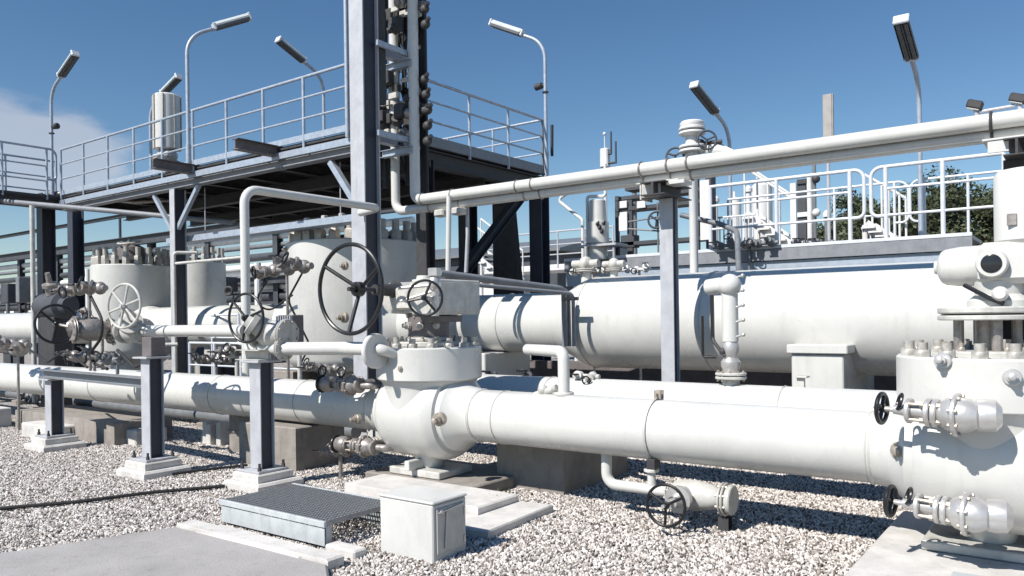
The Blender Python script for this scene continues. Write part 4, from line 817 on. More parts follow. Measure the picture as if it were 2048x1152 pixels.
t = Thing('side_walkway', 'narrow walkway with railings coming forward from the platform at the left edge', 'platform', (-19, 6, 0))
b = MB(); b.box((-19.4,4.0,ZD_-0.06), (-18.02,PY0+0.6,ZD_), 0.004); t.part('deck', b, DARKST)
b = MB(); b.hbeam((-18.1,4.0,ZD_-0.18), (-18.1,PY0+0.4,ZD_-0.18), 0.14, 0.22, (1,0,0)); t.part('edge_beam', b, DARKST)
rail_run(t, (-18.04,4.2,ZD_), (-18.04,PY0-0.25,ZD_), 5, 1.0, (0.3,0.62), loop=(False,True))
rail_run(t, (-19.36,4.2,ZD_), (-19.36,PY0+0.5,ZD_), 5, 1.0, (0.3,0.62))
b = MB(); b.hbeam((-18.7,5.2,0), (-18.7,5.2,ZD_-0.3), 0.24, 0.24, (1,0,0)); t.part('column', b, DARKST)
# level pipe below the walkway, cable tray below the platform
b = MB(); b.tube([P(-40,398,Y=6.6), P(200,420,Y=7.6), P(465,445,Y=8.9)], 0.05, 1.0, 14); single('grey_pipe', 'thin grey pipe slanting across under the platform at the left', 'pipe', b, STEELD, P(200,420,Y=7.6))
t = Thing('cable_tray', 'pale cable tray slung under the platform, left of the mast', 'cable tray', P(530,455,Y=8.3))
a_, e_ = P(333, 482, Y=8.17), P(722, 436, Y=8.17); zt_ = (a_.z+e_.z)/2
b = MB(); b.box((a_.x,8.16,zt_-0.05), (e_.x,8.175,zt_+0.06), 0.003); b.box((a_.x,8.43,zt_-0.05), (e_.x,8.445,zt_+0.06), 0.003); t.part('side_rail', b, RAIL)
b = MB(); b.box((a_.x,8.176,zt_-0.05), (e_.x,8.429,zt_-0.042)); t.part('tray_floor', b, RAIL)
for i in range(2): b = MB(); x = a_.x+1.1+i*(e_.x-a_.x-1.7); b.cyl((x,8.30,zt_+0.05), (x,8.30,ZD_-0.3), 0.010, n=8); t.part('hanger', b, STEEL)
for i, y in enumerate((8.21, 8.27, 8.33, 8.39)): b = MB(); b.tube([(a_.x+0.05,y,zt_-0.015), ((a_.x+e_.x)/2,y+0.01,zt_-0.01), (e_.x-0.05,y,zt_-0.012)], 0.024, n=8); t.part('cable', b, RUBBER)
for i in range(4): b = MB(); x = P(610+i*35, 420, Y=8.3).x; b.box((x-0.04,8.30,zt_+0.061), (x+0.04,8.38,zt_+0.13), 0.006); t.part('cable_cleat', b, CREAM2)
# under-platform pipe lumps
for (px, py, lab) in ((115, 388, 'grey hanging pipe elbow under the walkway corner'), (270, 405, 'small grey lamp fitting under the platform')):
    q = P(px, py, Y=8.2); b = MB(); b.tube([q+V((-0.5,0,0.08)), q, q+V((0.35,0.4,0.05)), q+V((0.5,0.9,0.1))], 0.06 if px < 200 else 0.035, 0.15, 12); single('hanging_pipe', lab, 'pipe', b, PEWTER, q)

# actuator that stands on the platform
q = P(335, 318, Y=8.55); zq = ZD_+0.002
t = Thing('valve_actuator', 'tall cream cylinder actuator standing on the platform', 'actuator', (q.x,8.55,ZD_))
h1 = P(335, 190, Y=8.55).z
b = MB(); b.lathe((q.x,8.55,0), (0,0,1), [(zq,0.17), (zq+0.05,0.17), (zq+0.06,0.11), (zq+0.35,0.11), (zq+0.37,0.19), (zq+0.42,0.19), (zq+0.43,0.13)], 24); t.part('stand', b, CREAM2)
b = MB(); b.ball((q.x,8.55,zq+0.55), 0.18, 20, (1.1,1.1,0.8)); b.cyl((q.x-0.28,8.45,zq+0.55), (q.x+0.26,8.45,zq+0.55), 0.06, n=14); t.part('gear_head', b, CREAM2)
b = MB(); b.lathe((q.x,8.55,0), (0,0,1), [(zq+0.66,0.20), (zq+0.68,0.26), (h1-0.03,0.26), (h1,0.23), (h1+0.01,0.1)], 32); t.part('cylinder', b, CREAM)
for i in range(8): th = i*0.785; b = MB(); b.cyl((q.x+0.272*math.cos(th),8.55+0.272*math.sin(th),zq+0.68), (q.x+0.272*math.cos(th),8.55+0.272*math.sin(th),h1-0.02), 0.012, n=6); t.part('tie_rod', b, BOLT)
wheel(t, (q.x+0.42,8.4,zq+0.12), (0.5,-0.85,0.1), 0.26, 0.022, BLACK, 3, 0.4)
b = MB(); b.cyl((q.x,8.52,zq+0.2), (q.x+0.42,8.4,zq+0.12), 0.02, n=8); t.part('wheel_stem', b, DARKST)

# ================================================================== MAST WITH RISERS
XM, YM = -8.0, 7.5
t = Thing('steel_mast', 'tall blue-grey steel column rising out of the top of the picture', 'column', (XM,YM,0))
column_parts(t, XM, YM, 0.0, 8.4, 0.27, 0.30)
for py in (92, 270):
    z = P(760, py, Y=YM+0.2).z
    b = MB(); b.hbeam((XM-0.02,YM+0.165,z), (XM-0.02,YM+1.05,z), 0.10, 0.16, (1,0,0)); t.part('bracket', b, STEEL)
    b = MB(); b.hbeam((XM-0.3,YM+0.62,z-0.16), (XM+0.30,YM+0.62,z-0.16), 0.10, 0.10, (0,1,0)); b.box((XM+0.17,YM+0.05,z-0.05), (XM+0.22,YM+0.66,z+0.03), 0.004); t.part('cross_arm', b, RAIL)
b = MB(); b.box((XM+0.05,YM+0.17,4.6), (XM+0.12,YM+0.30,8.2), 0.004); t.part('cable_duct', b, DARKST)
b = MB(); b.hbeam((XM-0.05,YM+1.25,0.0), (XM-0.05,YM+1.25,4.0), 0.20, 0.2, (1,0,0)); t.part('rear_column', b, DARKST)
ZU, ZL = 3.295, 3.188; YO = 8.20
YU, YL = YO, YO+0.105; x1_ = P(790, 300, Y=YL).x; x2_ = P(829, 300, Y=YU).x
# the two risers bend into the two overhead pipes
b = MB(); b.tube([(x1_,YL,8.6), (x1_,YL,ZL), (5.0,YL,ZL)], 0.066, 0.16, 22); single('overhead_pipe', 'lower cream overhead pipe, turning up into the left riser beside the mast', 'pipe', b, CREAM, (x1_,YL,ZL))
b = MB(); b.tube([(x2_,YU,8.6), (x2_,YU,ZU), (5.0,YU,ZU)], 0.074, 0.12, 22); single('overhead_pipe', 'upper cream overhead pipe, turning up into the right riser beside the mast', 'pipe', b, CREAM, (x2_,YU,ZU))
# clamps and instrument boxes tied to the risers
def riser_cluster(lab, py, k, seed):
    rnd = random.Random(seed); z = P(810, py, Y=YO).z; t = Thing('instrument_cluster', lab, 'instruments', (x1_,YO,z))
    for i in range(k):
        dx, dz = rnd.uniform(-0.28, 0.36), rnd.uniform(-0.30, 0.30); dy = rnd.uniform(-0.08, 0.30)
        c = V((x1_+0.1+dx, YO+dy, z+dz)); b = MB(); s = rnd.uniform(0.045, 0.09)
        kind = i % 3
        if kind == 0: b.box(c-V((s,s*0.8,s*1.2)), c+V((s,s*0.8,s*1.2)), 0.01); t.part('junction_box', b, DARKST)
        elif kind == 1: b.lathe(c, (rnd.uniform(-1,1),-0.5,rnd.uniform(-.5,.5)), [(-s,s*0.5), (-s*0.5,s), (s*0.5,s), (s*0.6,s*0.6), (s*1.5,s*0.5)], 12); t.part('instrument', b, PEWTER if rnd.random() < .5 else DARKST)
        else: b.box(c-V((s*1.2,s*0.3,s*0.5)), c+V((s*1.2,s*0.3,s*0.5)), 0.006); t.part('clamp', b, CREAM2)
    for i in range(5):
        c = V((x1_+rnd.uniform(-0.22,0.35), YO+0.18, z)); b = MB(); b.tube([c+V((0,0,0.6)), c+V((rnd.uniform(-.12,.12),0.05,0.2)), c+V((rnd.uniform(-.12,.12),0,-0.15)), c+V((0,0.04,-0.6))], 0.018, 0.1, 8); t.part('cable', b, RUBBER)
    for i in range(3):
        c = V((x2_+0.10+rnd.uniform(0,0.08), YO+0.1, z-0.25+i*0.22)); b = MB(); b.ball(c, 0.075, 12, (1.1,0.8,0.9)); b.cyl(c, c+V((0.12,-0.05,0.05)), 0.03, n=8); t.part('gland', b, DARKST)
riser_cluster('dark cluster of glands and cables around the risers at the top edge', 20, 21, 3)
riser_cluster('dark cluster of boxes and cables on the risers at railing height', 190, 24, 8)
riser_cluster('few clamps and cables on the risers at the bracket above the deck edge', 252, 13, 5)
for i, (px) in enumerate((756, 770, 812)):
    q = P(px, 150, Y=8.5); b = MB(); b.tube([(q.x,8.5,8.4), (q.x+0.04,8.5,6.5), (q.x-0.02,8.48,5.2), (q.x,8.5,3.6)], 0.05 if i < 2 else 0.035, 0.5, 10); single('riser_cable', ['thick black cable on the rear of the mast, nearest the column', 'second thick black cable on the rear of the mast', 'black cable running up between the two risers'][i], 'cable', b, RUBBER, (q.x,8.5,3.6))
# slender pole left of the mast
q = P(697, 250, Y=7.86); b = MB(); b.cyl((q.x,7.84,ZD_-0.1), (q.x,7.84,9.0), 0.034, n=14); single('slender_pole', 'slender pale blue pole at the platform edge, just left of the mast', 'pole', b, RAIL, (q.x,7.84,ZD_))

# support column of the overhead pipes
XS = P(1339, 560, Y=8.4).x
t = Thing('pipe_support', 'slim grey steel column with a bracket carrying the overhead pipes', 'support', (XS,8.4,0))
column_parts(t, XS, 8.4, 0.0, ZL-0.24, 0.165, 0.15)
b = MB(); b.hbeam((XS,7.98,ZL-0.16), (XS,8.72,ZL-0.16), 0.30, 0.15, (1,0,0)); t.part('bracket_arm', b, DARKST)
b = MB(); b.box((XS-0.26,YO-0.10,ZL-0.083), (XS+0.26,YO+0.24,ZL-0.067), 0.004); t.part('bearing_plate', b, CREAM)
b = MB(); b.box((XS-0.22,YO-0.09,ZL-0.26), (XS-0.20,YO+0.2,ZL-0.084), 0.003); b.box((XS-0.19,YO-0.10,ZL-0.24), (XS+0.04,YO-0.085,ZL-0.085), 0.003); t.part('stiffener', b, CREAM2)
for dx in (-0.24, 0.10, 0.34):
    for (y, z, r) in ((YL,ZL,0.066), (YU,ZU,0.074)): b = MB(); b.torus((XS+dx,y,z), (1,0,0), r+0.008, 0.011, 28, 8); t.part('pipe_clamp', b, PEWTER)
b = MB(); b.box((XS+0.12,YO-0.12,ZL-0.13), (XS+0.34,YO+0.1,ZL-0.085), 0.006); t.part('sliding_shoe', b, CREAM)
XS2 = P(2040, 330, Y=8.4).x
t = Thing('pipe_support', 'dark bracketed support of the overhead pipes at the right edge', 'support', (XS2,8.4,0))
b = MB(); b.hbeam((XS2,8.4,0), (XS2,8.4,ZL-0.24), 0.24, 0.24, (1,0,0)); t.part('column', b, DARKST)
b = MB(); b.hbeam((XS2,8.0,ZL-0.17), (XS2,9.0,ZL-0.17), 0.2, 0.15, (1,0,0)); t.part('bracket_arm', b, DARKST)
b = MB(); b.box((XS2-0.26,YO-0.14,ZL-0.09), (XS2+0.28,YO+0.26,ZL-0.07), 0.004); b.box((XS2-0.22,YO-0.13,ZL-0.2), (XS2-0.06,YO-0.11,ZL-0.09), 0.004); t.part('bearing_plate', b, CREAM)
for (y, z, r) in ((YL,ZL,0.066), (YU,ZU,0.074)): b = MB(); b.torus((XS2-0.2,y,z), (1,0,0), r+0.008, 0.013, 28, 8); t.part('pipe_clamp', b, DARKST)
b = MB()
for px in (960,1075,1105): pass
t = Thing('pipe_spacers', 'small dull clips tying the overhead pipes together near the mast', 'clips', P(1050,375,Y=YO))
for px in (845, 905, 1035, 1066):
    x = P(px, 380, Y=YO).x
    b = MB(); b.torus((x,YU,ZU), (1,0,0), 0.079, 0.009, 26, 6); b.torus((x+0.06,YL,ZL), (1,0,0), 0.071, 0.009, 26, 6); t.part('clip', b, PEWTER)
b = MB()
for px in (880, 915): x = P(px, 385, Y=YO).x; b.box((x-0.09,YO-0.05,ZL-0.17), (x+0.09,YO+0.10,ZL-0.07), 0.02)
t.part('cross_fitting', b, CREAM2)
# floodlights on the overhead pipe
for (px, py, lab) in ((1950, 228, 'small dark floodlight on the overhead pipe, left of the pair'), (2036, 216, 'small dark floodlight on the overhead pipe at the right edge')):
    q = P(px, py, Y=YU); q.z = ZU+0.17; t = Thing('floodlight', lab, 'floodlight', (q.x,q.y,ZU+0.07), 'floodlights on the overhead pipe')
    b = MB(); b.box((-0.065,-0.045,-0.038), (0.065,0.045,0.038), 0.012, Matrix.Translation(q) @ Matrix.Rotation(0.35, 4, 'Y')); t.part('housing', b, DARKST)
    b = MB(); b.box((-0.05,-0.04,-0.046), (0.05,0.04,-0.039), 0.002, Matrix.Translation(q) @ Matrix.Rotation(0.35, 4, 'Y')); t.part('lens', b, LENSW)
    b = MB(); b.tube([q+V((0.0,0,-0.03)), (q.x+0.02,q.y,ZU+0.06)], 0.018, n=8); t.part('bracket', b, STEEL)
b = MB(); b.tube([(P(1958,240,Y=YO).x,YU,ZU+0.10), (P(2030,232,Y=YO).x,YU,ZU+0.11)], 0.016, n=10); single('conduit', 'thin conduit between the two floodlights', 'conduit', b, STEEL, P(2000,236,Y=YO+.12))

# ================================================================== LAMP POSTS
def lamp_post(lab, base, top, a, arm=0.55, hl=0.95, hw=0.17, cam_box=False):
    base = V(base); a = V(a).normalized(); t = Thing('lamp_post', lab, 'lamp post', base, 'curved lamp posts with long lamp heads')
    up = V((0,0,1)); tip = V((base.x,base.y,top))+a*arm+up*0.10; dirh = (a+up*0.48).normalized()
    pts = [base, V((base.x,base.y,top-0.45))]
    for i in range(1,9):
        th = math.pi/2*i/9*0.82; pts.append(V((base.x,base.y,top-0.45))+up*(0.5*math.sin(th))+a*(0.5*(1-math.cos(th))))
    end = pts[-1]+dirh*0.22; pts.append(end)
    b = MB(); b.tube(pts, 0.034, n=14); t.part('pole', b, RAIL)
    b = MB(); b.disc(base, base+up*0.02, 0.09, 0.004); b.cyl(base+up*0.02, base+up*0.5, 0.045, n=14); t.part('base_sleeve', b, RAIL)
    y = up.cross(dirh).normalized(); z = dirh.cross(y)
    M = Matrix(((dirh.x,y.x,z.x,end.x), (dirh.y,y.y,z.y,end.y), (dirh.z,y.z,z.z,end.z), (0,0,0,1)))
    b = MB(); w = hw/2
    b.extrude(M @ V((0.02,0,0.02)), M @ V((hl,0,0.02)), [(-w,0), (w,0), (w,0.03), (w*0.6,0.075), (-w*0.6,0.075), (-w,0.03)], y); hd = t.part('lamp_head', b, LENSW)
    b = MB(); b.box((hl+0.002,-w*1.04,-0.035), (hl+0.05,w*1.04,0.10), 0.012, M); t.part('end_cap', b, RAILW, hd)
    b = MB(); b.box((-0.03,-w*0.9,-0.03), (0.018,w*0.9,0.09), 0.01, M); t.part('end_cap', b, RAILW, hd)
    b = MB()
    for q in (-0.5, 0.5): b.cyl(M @ V((0.02,q*w,-0.012)), M @ V((hl-0.01,q*w,-0.012)), w*0.34, n=12)
    t.part('tube', b, LOUV, hd)
    b = MB(); b.box((0.02,-w*0.1,-0.03), (hl-0.01,w*0.1,0.015), 0.002, M); b.box((0.02,-w,-0.03), (hl,-w*0.92,0.02), 0.002, M); b.box((0.02,w*0.92,-0.03), (hl,w,0.02), 0.002, M); t.part('louvre', b, LOUV, hd)
    if cam_box:
        c = V((base.x,base.y,top-0.95)); b = MB(); b.lathe(c+a*0.06, a+RT*0.4, [(0,0.03), (0.02,0.06), (0.16,0.07), (0.18,0.05)], 14); b.cyl(c, c+a*0.1, 0.02, n=8); b.torus(c-V((0,0,0.14)), (0,0,1), 0.05, 0.014, 20, 6); t.part('horn', b, DARKST)
    return t
q = P(105, 395, Y=8.1); lamp_post('lamp post at the far left corner of the platform, leaning right', (q.x,8.1,ZD_), 7.0, (1,0,0), cam_box=True, hl=0.75)
q = P(302, 330, Y=9.7); lamp_post('lamp post half hidden by the tall cylinder actuator', (q.x,9.7,ZD_), 6.75, (1,0.1,0), hl=0.6)
q = P(377, 312, Y=7.86); lamp_post('lamp post on the front edge of the platform, its head pointing right', (q.x,7.86,ZD_-0.1), 6.85, (0.35,0.94,0), hl=0.66)
q = P(648, 258, Y=11.4); lamp_post('lamp post on the back of the platform, left of the mast', (q.x,11.4,ZD_), 7.05, (-0.1,-1,0), hl=0.66)
q = P(1093, 340, X=PX1+0.06); lamp_post('lamp post at the right corner of the platform, its head pointing left', (q.x,q.y,ZD_-0.1), 7.0, (-1,-0.15,0), cam_box=True, hl=0.72)
q = P(1462, 500, Y=14.5); lamp_post('lamp post behind the safety valve, mostly hidden by the overhead pipes', (q.x,14.5,0.0), 5.25, (-0.15,-1,0), hl=0.8)
q = P(1842, 478, Y=12.7); lamp_post('tall lamp post on the right behind the white walkway railing', (q.x,12.7,0.0), 5.05, (-0.02,-1,0), hl=0.74, hw=0.19)
b = MB(); q = P(1104, 250, X=PX1+0.15); q2_ = P(1104, 312, X=PX1+0.15); b.cyl(q2_, q, 0.03, n=10); single('black_rod', 'short dark rod fixed beside the right corner lamp post', 'rod', b, RUBBER, q2_)

# ================================================================== WALKWAY BEHIND THE TANK
YW, ZW = 11.8, 2.60
t = Thing('tank_walkway', 'long raised walkway with white railings behind the tank', 'walkway', (-2, YW, 0))
wx0, wx1 = P(1130, 520, Y=YW).x, P(1945, 480, Y=YW).x
b = MB(); b.box((wx0,YW,ZW-0.05), (wx1,YW+1.1,ZW), 0.004); t.part('deck', b, GRATE)
b = MB(); b.box((wx0,YW-0.03,ZW-0.20), (wx1,YW-0.002,ZW-0.022), 0.004); t.part('edge_plate', b, STEELD)
b = MB(); b.box((wx0,YW-0.035,ZW-0.02), (wx1,YW-0.001,ZW+0.03), 0.004); t.part('lit_edge_strip', b, RAILW)  # white strip stands in for the sunlit grating edge
b = MB(); b.box((wx0,YW+0.02,ZW-0.46), (wx1+0.1,YW+0.06,ZW-0.205), 0.004); t.part('lower_plate', b, RAIL)
b = MB(); b.hbeam((wx0,YW+1.0,ZW-0.18), (wx1,YW+1.0,ZW-0.18), 0.12, 0.2, (0,1,0)); t.part('edge_beam', b, DARKST)
for px in (1240, 1600, 1900): x = P(px, 520, Y=YW).x; b = MB(); b.hbeam((x,YW+0.2,0), (x,YW+0.2,ZW-0.47), 0.16, 0.16, (1,0,0)); t.part('column', b, DARKST)
def wp(px): return (P(px, 480, Y=YW).x, YW+0.03, ZW)
rail_run(t, wp(1420), wp(1700), 3, 1.02, (0.34,0.7), 0.026, RAILW, 0.03, (False,True))
rail_run(t, wp(1772), wp(2010), 3, 1.02, (0.34,0.7), 0.026, RAILW, 0.03, (True,False))
rail_run(t, (wx0+2.6,YW+1.08,ZW), (P(1790,480,Y=YW+1.08).x,YW+1.08,ZW), 4, 0.95, (0.5,), 0.018, RAILW, 0.02, (False,True))
rail_run(t, (P(1850,480,Y=YW+1.08).x,YW+1.08,ZW), (wx1+0.4,YW+1.08,ZW), 3, 0.95, (0.5,), 0.018, RAILW, 0.02, (True,False))
# black rack with shelves
t = Thing('instrument_rack', 'black open steel rack on the walkway, behind the slim pipe support', 'rack', P(1320,505,Y=YW+.3))
def rk(px, py, dy=0.25): return P(px, py, Y=YW+dy)
for px in (1234, 1262, 1395): b = MB(); a_, e_ = rk(px, 508), rk(px, 392 if px < 1390 else 345); b.box((a_.x-0.07 if px == 1262 else a_.x-0.03,a_.y,ZW-0.1), (a_.x+0.03,a_.y+0.06,e_.z), 0.003); t.part('upright', b, FARD)
for (p0, p1, py) in ((1230,1400,398), (1230,1400,420), (1230,1412,489), (1250,1300,378)): b = MB(); a_, e_ = rk(p0, py), rk(p1, py); b.box((a_.x,a_.y-0.01,a_.z-0.035), (e_.x,a_.y+0.3,a_.z+0.03), 0.003); t.part('shelf', b, FARD)
for (px, y0, y1) in ((1245,402,416), (1282,402,416), (1246,424,462), (1410,360,480)): b = MB(); a_, e_ = rk(px, y1, 0.2), rk(px, y0, 0.2); b.box((a_.x-0.08,a_.y,a_.z), (a_.x+0.08,a_.y+0.03,e_.z), 0.004); t.part('panel', b, FARW)
b = MB(); a_, e_ = rk(1256, 495), rk(1256, 470); b.box((a_.x-0.14,a_.y-0.01,a_.z), (a_.x+0.12,a_.y+0.2,e_.z), 0.006); t.part('battery_box', b, FARD)
q = rk(1313, 440, 0.1); t = Thing('wheel_valve', 'dark wheel on a thin stem inside the black rack', 'valve', q); wheel(t, q, (0.3,-1,0), 0.135, 0.018, FARD, 3, 0.4); b = MB(); b.cyl((q.x,q.y+0.05,ZW-0.05), (q.x,q.y+0.05,q.z+0.3), 0.016, n=8); b.cyl(q+V((-0.55,0.05,0.02)), q+V((0.2,0.05,0.06)), 0.014, n=8); b.cyl(q+V((-0.55,0.05,-0.1)), q+V((0.3,0.05,-0.22)), 0.014, n=8); t.part('stem', b, DARKPIPE)
# filter housing left of the rack
q = P(1196, 490, Y=YW-0.1); t = Thing('filter_unit', 'small white canister with a pipe loop, left of the black rack', 'filter', q)
zt1 = P(1196, 400, Y=YW-0.1).z; zm = P(1196, 445, Y=YW-0.1).z
b = MB(); b.lathe((q.x,q.y,0), (0,0,1), [(q.z-0.25,0.16), (q.z+0.02,0.16), (q.z+0.03,0.19), (zm,0.19), (zm+0.01,0.15), (zt1-0.02,0.14), (zt1,0.12)], 24); t.part('canister', b, CREAM)
b = MB(); b.tube([(q.x-0.19,q.y-0.02,q.z-0.3), (q.x-0.19,q.y-0.02,zt1+0.08), (q.x+0.16,q.y,zt1+0.05), (q.x+0.16,q.y,zt1+0.6)], 0.028, 0.05, 10); t.part('pipe_loop', b, FARW)
for i in range(4): b = MB(); c = V((q.x+0.10+0.04*i,q.y-0.18,zm-0.05-0.07*(i % 3))); b.ball(c, 0.035, 10); b.cyl(c, c+V((0.06,-0.06,0.03)), 0.016, n=8); t.part('cock', b, DARKST)
b = MB(); b.box((q.x-0.3,q.y-0.2,q.z-0.04), (q.x+0.45,q.y+0.25,q.z), 0.004); t.part('base', b, STEEL)
# transmitter with two antennas
q = P(1210, 330, Y=13.2); t = Thing('antenna_unit', 'pale box with two thin dark antennas, far behind the overhead pipes', 'antenna', (q.x,q.y,2.5))
b = MB(); b.box(q+V((-0.09,-0.05,-0.05)), q+V((0.08,0.08,0.32)), 0.02); t.part('housing', b, FARW)
b = MB(); b.cyl((q.x,q.y,0), (q.x,q.y,q.z), 0.03, n=10); b.cyl(q+V((0,0,0.3)), q+V((0,0,0.55)), 0.012, n=6); b.ball(q+V((0,0,0.60)), 0.035, 10); t.part('stalk', b, FARW)
for dx, h in ((0.14,0.62), (0.24,0.42)): b = MB(); b.cyl(q+V((dx,0,0.0 if dx > .2 else .2)), q+V((dx,0,h)), 0.018, n=8); b.cyl(q+V((0.05,0,0.02 if dx > .2 else .2)), q+V((dx,0,0.02 if dx > .2 else .2)), 0.022, n=8); t.part('antenna', b, FARD)
# safety valve rising above the overhead pipes
q = P(1386, 372, Y=10.6); t = Thing('safety_valve', 'white flanged safety valve rising above the overhead pipes', 'valve', q)
zz = lambda py: P(1386, py, Y=10.6).z
b = MB(); b.lathe((q.x,q.y,0), (0,0,1), [(ZT+RT_-0.05,0.06), (zz(350),0.06), (zz(335),0.13), (zz(305),0.10), (zz(272),0.095), (zz(268),0.14), (zz(262),0.14)], 22); t.part('valve_body', b, FARW)
for py in (298, 262): 
    b = MB(); b.disc((q.x,q.y,zz(py)-0.05), (q.x,q.y,zz(py)-0.012), 0.19, 0.008); b.disc((q.x,q.y,zz(py)+0.012), (q.x,q.y,zz(py)+0.05), 0.19, 0.008); t.part('flange', b, FARW)
b = MB(); b.lathe((q.x,q.y,0), (0,0,1), [(zz(258),0.15), (zz(252),0.175), (zz(246),0.175), (zz(243),0.15)], 22); t.part('cap', b, FARW)
b = MB(); c = V((q.x+0.12,q.y,zz(290))); b.ball(c, 0.07, 14); b.cyl(c, c+V((0.3,0.05,0)), 0.03, n=10); t.part('pilot', b, DARKST)
wheel(t, c+V((0.12,-0.05,0.03)), (0.5,-0.8,0), 0.13, 0.014, FARD, 3, 0.4)
b = MB(); c = P(1430, 300, Y=10.7); b.lathe(c+V((-0.1,0,0.02)), (1,0.1,-0.25), [(0,0.11), (0.12,0.12), (0.4,0.03), (0.5,0.02)], 18); t.part('outlet_cone', b, FARW)
q = P(1350, 312, Y=10.6); t = Thing('wheel_valve', 'dark handwheel showing just above the overhead pipes, left of the safety valve', 'valve', q); wheel(t, q, (0.3,-1,0.2), 0.125, 0.016, FARD, 3, 0.6); b = MB(); b.cyl((q.x,q.y+0.02,ZT+RT_), q, 0.02, n=8); t.part('stem', b, DARKPIPE)
# tan panel on the skyline
q = P(1655, 275, Y=15.0); zz2 = P(1655, 188, Y=15.0).z; t = Thing('panel_antenna', 'narrow tan panel antenna on a slanting arm above the overhead pipes', 'antenna', (q.x,q.y,2.5))
b = MB(); b.box((q.x-0.08,q.y,q.z), (q.x+0.08,q.y+0.08,zz2), 0.008); b.box((q.x+0.081,q.y+0.01,q.z), (q.x+0.1,q.y+0.07,zz2), 0.004); t.part('panel', b, TAN)
b = MB(); b.cyl((q.x-0.02,q.y+0.1,0), (q.x-0.02,q.y+0.1,q.z+0.2), 0.03, n=10); b.cyl((q.x-0.28,q.y+0.05,q.z-0.2), (q.x,q.y+0.05,q.z+0.1), 0.025, n=8); b.cyl((q.x-0.5,q.y+0.05,q.z-0.15), (q.x-0.2,q.y+0.05,q.z-0.12), 0.03, n=8); t.part('arm', b, STEEL)
# dark pipe bending down at the tank top, middle right
b = MB(); b.tube([P(1362,430,Y=11.4), P(1440,448,Y=11.3), P(1474,462,Y=11.2), P(1478,545,Y=10.4)], 0.04, 0.25, 12); single('bent_pipe', 'dark grey pipe bending down to the tank top, right of the slim support', 'pipe', b, DARKPIPE, P(1478,545,Y=10.4))
# cylinder and dark panel board beyond the railing
def far_vessel(name, lab, px, y0, y1, w, Y, m):
    q = P(px, y1, Y=Y); top = P(px, y0, Y=Y).z; r = w/FPX*((q-V((0,0,EYE))).dot(FW))/2
    t = Thing(name, lab, 'vessel', (q.x,Y,0)); b = MB(); b.lathe((q.x,Y,0), (0,0,1), [(0,r*0.7), (0.8,r*0.7), (0.9,r), (top-r*0.35,r), (top-r*0.1,r*0.7), (top,r*0.2)], 28); t.part('shell', b, m)
    b = MB(); b.torus((q.x,Y,1.4), (0,0,1), r, 0.03, 24, 6); b.cyl((q.x,Y,top-0.05), (q.x,Y,top+0.15), r*0.2, n=10); t.part('fittings', b, m)
far_vessel('far_vessel', 'pale upright vessel beyond the white railing, behind the stair rails', 1525, 365, 480, 40, 17, FARW)
q = P(1606, 495, Y=13.6); t = Thing('panel_board', 'tall dark panel board with a white post beyond the white railing', 'panel', (q.x,q.y,2.2))
zt3 = P(1606, 362, Y=13.6).z
b = MB(); b.box((q.x-0.09,q.y,0), (q.x+0.06,q.y+0.08,zt3), 0.006); t.part('board', b, FARD)
b = MB(); b.cyl((q.x+0.12,q.y,0), (q.x+0.12,q.y,zt3+0.1), 0.045, n=12); b.box((q.x-0.2,q.y-0.02,1.6), (q.x-0.1,q.y+0.02,zt3-0.02), 0.004); t.part('post', b, FARW)
b = MB(); b.cyl((q.x+0.2,q.y,0), (q.x+0.2,q.y,zt3+0.28), 0.03, n=10); t.part('stalk', b, DARKPIPE)
for i, zf in enumerate((0.25, 0.75, 1.0)): b = MB(); b.ball((q.x+0.24,q.y-0.05,1.6+(zt3-1.6)*zf), 0.07, 12); b.box((q.x-0.08,q.y-0.03,1.6+(zt3-1.6)*zf-0.05), (q.x+0.1,q.y-0.002,1.6+(zt3-1.6)*zf+0.03), 0.004); t.part('instrument', b, FARW if i == 1 else DARKST)
# stairs beyond, white
def stair(lab, a0, a1, n, w, m=FARW):
    a0, a1 = V(a0), V(a1); t = Thing('steel_stair', lab, 'stair', (a0.x,a0.y,0)); d = a1-a0; s = V((-d.y,d.x,0)).normalized()*w
    for sg in (0,1):
        b = MB(); o = s*sg; b.extrude(a0+o, a1+o, [(-0.01,-0.1), (0.01,-0.1), (0.01,0.1), (-0.01,0.1)], s); t.part('stringer', b, m)
        b = MB(); b.tube([a0+o+V((0,0,0.9)), a1+o+V((0,0,0.9))], 0.025, n=8); t.part('handrail', b, m)
        for k in range(3): b = MB(); p = a0+o+d*(k/2); b.cyl(p, p+V((0,0,0.9)), 0.02, n=8); t.part('post', b, m)
        for p in (a0+o, a1+o): b = MB(); b.cyl((p.x,p.y,0), p, 0.05, n=8); t.part('leg', b, m)
    for i in range(n): b = MB(); p = a0+d*((i+.5)/n); b.add([p+V((-0.10,-0.1,0)), p+s+V((-0.10,0.1,0)), p+s+V((0.12,0.1,0)), p+V((0.12,-0.1,0)), p+V((-0.10,-0.1,-0.03)), p+s+V((-0.10,0.1,-0.03)), p+s+V((0.12,0.1,-0.03)), p+V((0.12,-0.1,-0.03))], [[3,2,1,0],[4,5,6,7],[0,1,5,4],[2,3,7,6],[1,2,6,5],[3,0,4,7]]); t.part('tread', b, m)
stair('white steel stair descending beyond the railing, in front of the pale vessel', P(1490,430,Y=14.5), P(1585,496,Y=14.5), 6, 0.7)
stair('white steel stair descending far off between the dark platform columns', P(925,492,Y=18), P(1010,560,Y=18), 7, 0.9)
stair('pair of white sloping beams of a stair near the trees', P(1730,450,Y=15), P(1800,492,Y=15), 5, 0.6)
